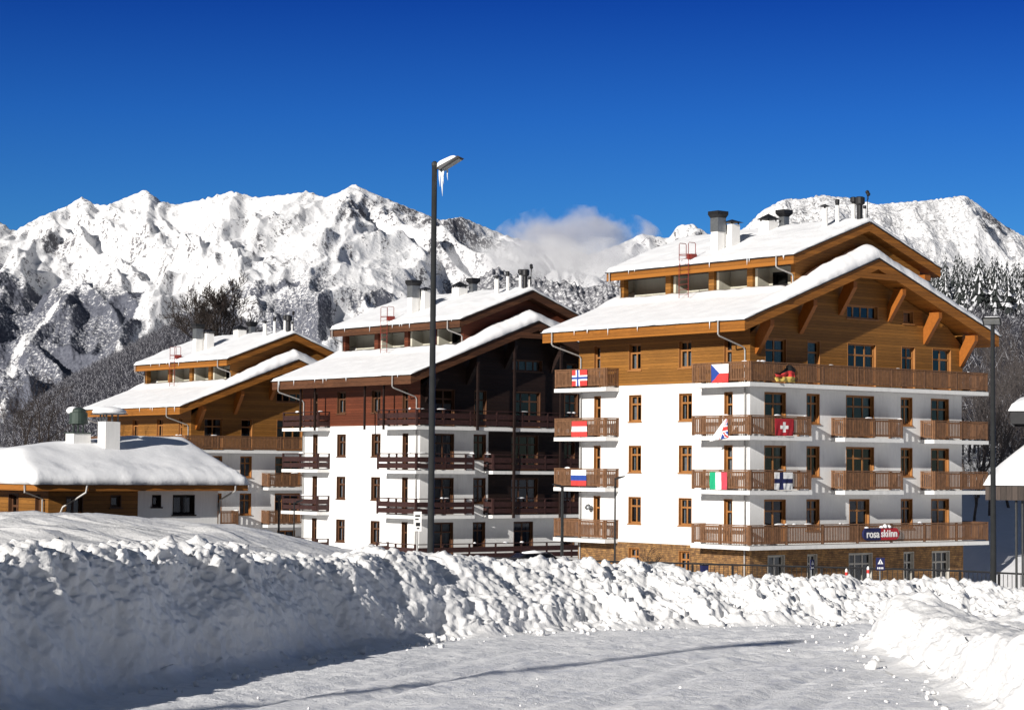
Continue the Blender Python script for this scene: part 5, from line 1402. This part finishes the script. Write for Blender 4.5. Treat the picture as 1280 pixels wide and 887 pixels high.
sign_blue('blue pedestrian crossing sign with a white plate line below, before the stone floor', 13.64, 80, -1.66, .33, .15)
sign_blue('dark blue crossing sign seen in shade further left, behind the black railing', 11.8, 85, -1.92, .28, .9)
zb = float(gz(-2.58, 60)); ws = empty('notice_sign', (-2.58, 60, zb), .1); tag(ws, 'narrow white notice board with black marks on a pale post, left of the tall lamp', 'sign')
m = MB(); m.tube([(0, 0, -.2), (0, 0, .56 - zb)], .03, 8); m.build('pole', MT['pipe'], ws)
m = MB(); m.box(-.11, .11, -.06, -.03, .02 - zb, .56 - zb); pn = m.build('board', MT['white_paint'], ws)
m = MB(); 
for (x0, x1, z0, z1) in ((-.07, .07, .42, .47), (-.07, .03, .33, .37), (-.05, .07, .16, .26), (-.02, .05, .08, .12)): m.box(x0, x1, -.064, -.0602, z0 - zb, z1 - zb)
m.build('marks', MT['metal_dark'], pn)
for i, (x, y, z) in enumerate(((13.18, 85, -2.1), (14.03, 85, -2.0))):
    zb = float(gz(x, y)) - .2; m = MB(); m.tube([(0, 0, 0), (0, 0, z - zb), (0, 0, z - zb + .06)], [.05, .05, .02], 10); o = m.build('marker_post', MT['white_paint']); o.location = (x, y, zb)
    m = MB(); m.tube([(0, 0, z - zb - .22), (0, 0, z - zb - .08)], .054, 10, cap=False); m.build('band', FC['red'], o)
    tag(o, ['white marker post with a red band, left one of the pair by the railing', 'white marker post with a red band, nearer the blue crossing sign'][i], 'post', 'marker posts by the railing')
zb = float(gz(8.5, 95)); bn = empty('litter_bin', (8.5, 95, zb), .3); tag(bn, 'small blue litter bin standing against the black railing', 'bin')
m = MB(); m.add([(-.12, -.12, .75), (.12, -.12, .75), (.12, .12, .75), (-.12, .12, .75), (-.15, -.15, 1.5), (.15, -.15, 1.5), (.15, .15, 1.5), (-.15, .15, 1.5)], [(0,3,2,1), (0,1,5,4), (1,2,6,5), (2,3,7,6), (3,0,4,7), (4,5,6,7)]); m.build('body', FC['navy'], bn)
m = MB(); m.tube([(0, .2, -.1), (0, .2, 1.5)], .03, 8); m.box(-.17, .17, -.17, .17, 1.503, 1.54); m.build('post', MT['metal_dark'], bn)

# parked car whose roof shows over the bank
zc = -4.02
car = empty('car', (1.33, 112, zc), .35); tag(car, 'black car with a snowy roof parked behind the snow bank, only its top visible', 'car')
paint = simple('car_paint_black', (.012, .012, .014), .2, .2)
prof = [(-2.1, .35), (-2.15, .7), (-1.95, .92), (-1.45, .98), (-.85, 1.42), (.55, 1.45), (1.15, 1.02), (1.95, .86), (2.12, .6), (2.1, .35)]
m = MB()
nS = len(prof); vs = []; ys = [(-.86, .94), (-.80, 1.0), (.80, 1.0), (.86, .94)]
for (y, k) in ys:
    for (x, z) in prof:
        inset = max(0, (z - .95)) * .35
        vs.append((x * (1 if abs(y) < .85 else .985), y - math.copysign(inset, y), .35 + (z - .35) * (1 if abs(y) < .85 else .985)))
fs = [(i * nS + j, i * nS + (j + 1) % nS, (i + 1) * nS + (j + 1) % nS, (i + 1) * nS + j) for i in range(3) for j in range(nS)] + [tuple(range(nS)), tuple(range(4 * nS - 1, 3 * nS - 1, -1))]
m.add(vs, fs); m.build('body', paint, car)
for (x0, x1, sgn) in ((-1.15, -.2, 1), (-.12, .75, 1), (-1.15, -.2, -1), (-.12, .75, -1)):
    m = MB(); yb = sgn * .845; yt = sgn * .73
    m.quad((x0, yb, 1.0), (x1, yb, 1.0), (min(x1, .45), yt, 1.37), (max(x0, -.8), yt, 1.37)); m.build('side_window', MT['glass'], car)
for (x, y) in ((-1.3, -.8), (1.35, -.8), (-1.3, .8), (1.35, .8)):
    m = MB(); m.tube([(x, y - .1, .33), (x, y + .1, .33)], .33, 18); wh = m.build('wheel', MT['metal_dark'], car)
    m = MB(); m.tube([(x, y + (.104 if y > 0 else -.104), .33), (x, y + (.11 if y > 0 else -.11), .33)], .2, 14); m.build('rim', MT['metal_grey'], wh)
m = MB(); m.tube([(-.8, -.35, 1.43), (-.1, -.4, 1.46), (.5, -.3, 1.44)], [.03, .07, .03], 8); m.tube([(-.7, .2, 1.42), (0, .25, 1.46), (.4, .2, 1.44)], [.05, .1, .04], 8); m.build('roof_snow', MT['snow'], car, smooth=True)

# ================================================================== two tiered pavilion at the right edge
pv_ = empty('pavilion', (23.42, 88.1, 0), -.25); tag(pv_, 'two tiered shingled shelter roof heaped with snow at the right edge', 'pavilion')
hx = 3.85
def tier(h0, h1, z0, z1, name, mat, th, snow_h, parent, fasc):
    m = MB(); m.add([(-h0, -h0, z0), (h0, -h0, z0), (h0, h0, z0), (-h0, h0, z0), (-h1, -h1, z1), (h1, -h1, z1), (h1, h1, z1), (-h1, h1, z1)], [(0,1,5,4), (1,2,6,5), (2,3,7,6), (3,0,4,7), (4,5,6,7), (0,3,2,1)])
    ro_ = m.build(name, MT['shingle'], parent)
    m = MB()
    for sgn in (-1, 1):
        m.box(-h0, h0, sgn * h0 - .03, sgn * h0 + .03, z0 - fasc, z0 - .003); m.box(sgn * h0 - .03, sgn * h0 + .03, -h0 + .031, h0 - .031, z0 - fasc + .001, z0 - .004)
    m.build('fascia', mat, ro_)
    n_ = 40; X, Y = np.meshgrid(np.linspace(-h0 - .12, h0 + .12, n_), np.linspace(-h0 - .12, h0 + .12, n_), indexing='ij')
    rr = np.maximum(np.abs(X), np.abs(Y)); rs = (np.abs(X) ** 5 + np.abs(Y) ** 5) ** .2
    f_ = np.clip((h0 - rs) / (h0 - h1), 0, 1); d_ = np.clip((h0 + .12 - rr) / .5, 0, 1)
    Zt = z0 + (z1 - z0) * f_ + snow_h * np.sqrt(1 - (1 - d_) ** 2) * (1 + .2 * fbm2(X * .8, Y * .8, 3, 15)) + .02
    grid_mesh('snow_cover', np.stack([X, Y, Zt - .06 * (1 - d_)], -1), MT['snow'], ro_)
tier(hx, 1.3, 1.30, 3.35, 'lower_roof', MT['shingle'], .1, .42, pv_, .62)
tier(2.9, .5, 4.25, 5.1, 'upper_roof', MT['metal_dark'], .1, .38, pv_, .55)
for (x, y) in ((-1.1, -1.1), (1.1, -1.1), (1.1, 1.1), (-1.1, 1.1)):
    m = MB(); m.box(x - .09, x + .09, y - .09, y + .09, 3.3, 3.9); m.build('upper_post', MT['wood_dark'], pv_)
for (x, y) in ((-2.7, -3.6), (-2.46, -3.5), (3.4, -3.4), (3.4, 3.4)):
    m = MB(); m.tube([(x, y, -4.4), (x, y, .8)], .05, 10); m.build('post', MT['pole_metal'], pv_)

# ================================================================== leafless trees
def bare_tree(label, loc, h, seed, spread=.55, levels=5, kids=(5, 5, 4, 3), trunk_r=None, mats=None, group=None, lean=(0, 0), up_=.25, frac=.3, scale_last=.5, rmin=.012, br=1.):
    r_ = np.random.default_rng(seed)
    o = empty('bare_tree', loc, r_.uniform(0, 6.28)); tag(o, label, 'tree', group)
    tv, tf, bv, bf, bm_ = [], [], [], [], []
    def seg(vv, ff, P, rr, nn):
        i0 = len(vv); ref = r_.normal(size=3)
        for q in range(len(P)):
            d = P[min(q + 1, len(P) - 1)] - P[max(q - 1, 0)]; d = d / (np.linalg.norm(d) + 1e-9)
            x = np.cross(d, ref); x /= np.linalg.norm(x) + 1e-9; y = np.cross(d, x)
            for j in range(nn):
                a = 2 * math.pi * j / nn; vv.append(P[q] + (x * math.cos(a) + y * math.sin(a)) * rr[q])
        for q in range(len(P) - 1):
            for j in range(nn): ff.append((i0 + q * nn + j, i0 + q * nn + (j + 1) % nn, i0 + (q + 1) * nn + (j + 1) % nn, i0 + (q + 1) * nn + j))
    tr = trunk_r or h * .018
    def grow(p, d, L, r, lv):
        n_ = 4 if lv < 2 else 3; P = [p]; dd = d.copy()
        for i in range(n_):
            dd = dd + r_.normal(0, .13, 3); dd[2] += up_ * .25; dd /= np.linalg.norm(dd); P.append(P[-1] + dd * L / n_)
        rr = [r * (1 - .62 * i / n_) for i in range(n_ + 1)]
        seg(tv if lv == 0 else bv, tf if lv == 0 else bf, P, rr, 7 if lv == 0 else (5 if lv == 1 else 3))
        if lv >= levels - 1: return
        k = kids[lv]
        for i in range(k):
            f_ = frac + (1 - frac) * (i + r_.uniform(0, 1)) / k
            q = min(int(f_ * n_), n_ - 1); b0 = P[q] + (P[q + 1] - P[q]) * (f_ * n_ - q)
            a = r_.uniform(0, 6.28); loc_d = (P[q + 1] - P[q]) / np.linalg.norm(P[q + 1] - P[q])
            x = np.cross(loc_d, r_.normal(size=3)); x /= np.linalg.norm(x)
            sp_ = spread * r_.uniform(.7, 1.3)
            nd = loc_d * math.cos(sp_) + x * math.sin(sp_); nd[2] += up_; nd /= np.linalg.norm(nd)
            grow(b0, nd, L * r_.uniform(.48, .72) * (1.12 - .35 * f_) * (br if lv == 0 else 1), max(rr[q] * .52, rmin), lv + 1)
    grow(np.array([0, 0, -.5]), np.array([lean[0], lean[1], 1.]) / np.linalg.norm([lean[0], lean[1], 1]), h * scale_last, tr, 0)
    np_mesh('trunk', np.array(tv), np.array(tf), mats or MT['bark'], o)
    np_mesh('crown', np.array(bv), np.array(bf), mats or MT['bark'], o)
    return o
zt = float(zfL(np.array(-54.3), np.array(400.)))
bare_tree('large dark bushy leafless tree rising behind the left orange hotel', (-54.3, 400, zt - 1), max(12, 36 - zt) * 1.42, 5, spread=.66, levels=6, kids=(8, 6, 5, 4, 3), trunk_r=.6, up_=.22, frac=.25, scale_last=.50, rmin=.055)
for i, (x, y, zt_, sd, lb) in enumerate(((-38.9, 170, 7.4, 11, 'tall thin leafless tree left of the lodge chimneys, first from the left edge'), (-37.7, 172, 6.6, 12, 'tall thin leafless tree second from the left edge, above the lodge roof'), (-36.0, 166, 7.6, 13, 'slender dark leafless tree nearest the green roof vent'),
                            (-41.5, 160, 3.4, 14, 'low spreading leafless tree at the far left edge'), (-36.6, 150, 1.6, 15, 'short twiggy leafless tree low behind the snowy lodge roof'), (-31.5, 160, 2.6, 16, 'small grey leafless tree between the lodge roof and its green vent'))):
    zb = float(gz(x, y)); hh_ = zt_ - zb
    thin = i < 3
    bare_tree(lb, (x, y, zb), hh_, sd, spread=.7 if thin else .6, levels=5, kids=(18, 5, 3, 2) if thin else (8, 6, 4, 3), trunk_r=.13 if thin else .11, mats=MT['bark'] if i in (0, 1, 2) else MT['bark_grey'], up_=.10 if thin else .2, frac=.25, scale_last=.95 if thin else .6, rmin=.016, br=.42 if thin else .8)
k = 0
for (u_, y, h_, sd) in ((1216, 150, 9, 31), (1236, 156, 12, 32), (1222, 165, 12, 33), (1262, 160, 10, 34), (1208, 176, 13, 35), (1250, 182, 14, 36), (1196, 160, 10, 37), (1284, 172, 12, 38), (1230, 195, 14, 39), (1272, 200, 14, 40)):
    x = float(ray_dz(u_, 500)[0]) * y
    zb = float(zfR(np.array(x), np.array(float(y))))
    bare_tree('frosted leafless tree on the slope between the flag hotel and the pavilion', (x, y, zb), h_, sd, spread=.55, levels=5, kids=(9, 6, 4, 3), trunk_r=.12, mats=MT['bark_grey'], group='leafless trees by the pavilion', up_=.2, frac=.22, scale_last=.62)
# bare shrub by the stone wall
zb = float(gz(7.2, 108)); o = bare_tree('small bare shrub against the stone ground floor', (6.9, 108.5, -4.6), 2.6, 51, spread=.6, levels=4, kids=(7, 5, 4), trunk_r=.05, up_=.2, frac=.15, scale_last=.75)
o['category'] = 'shrub'; o.name = 'bare_shrub'
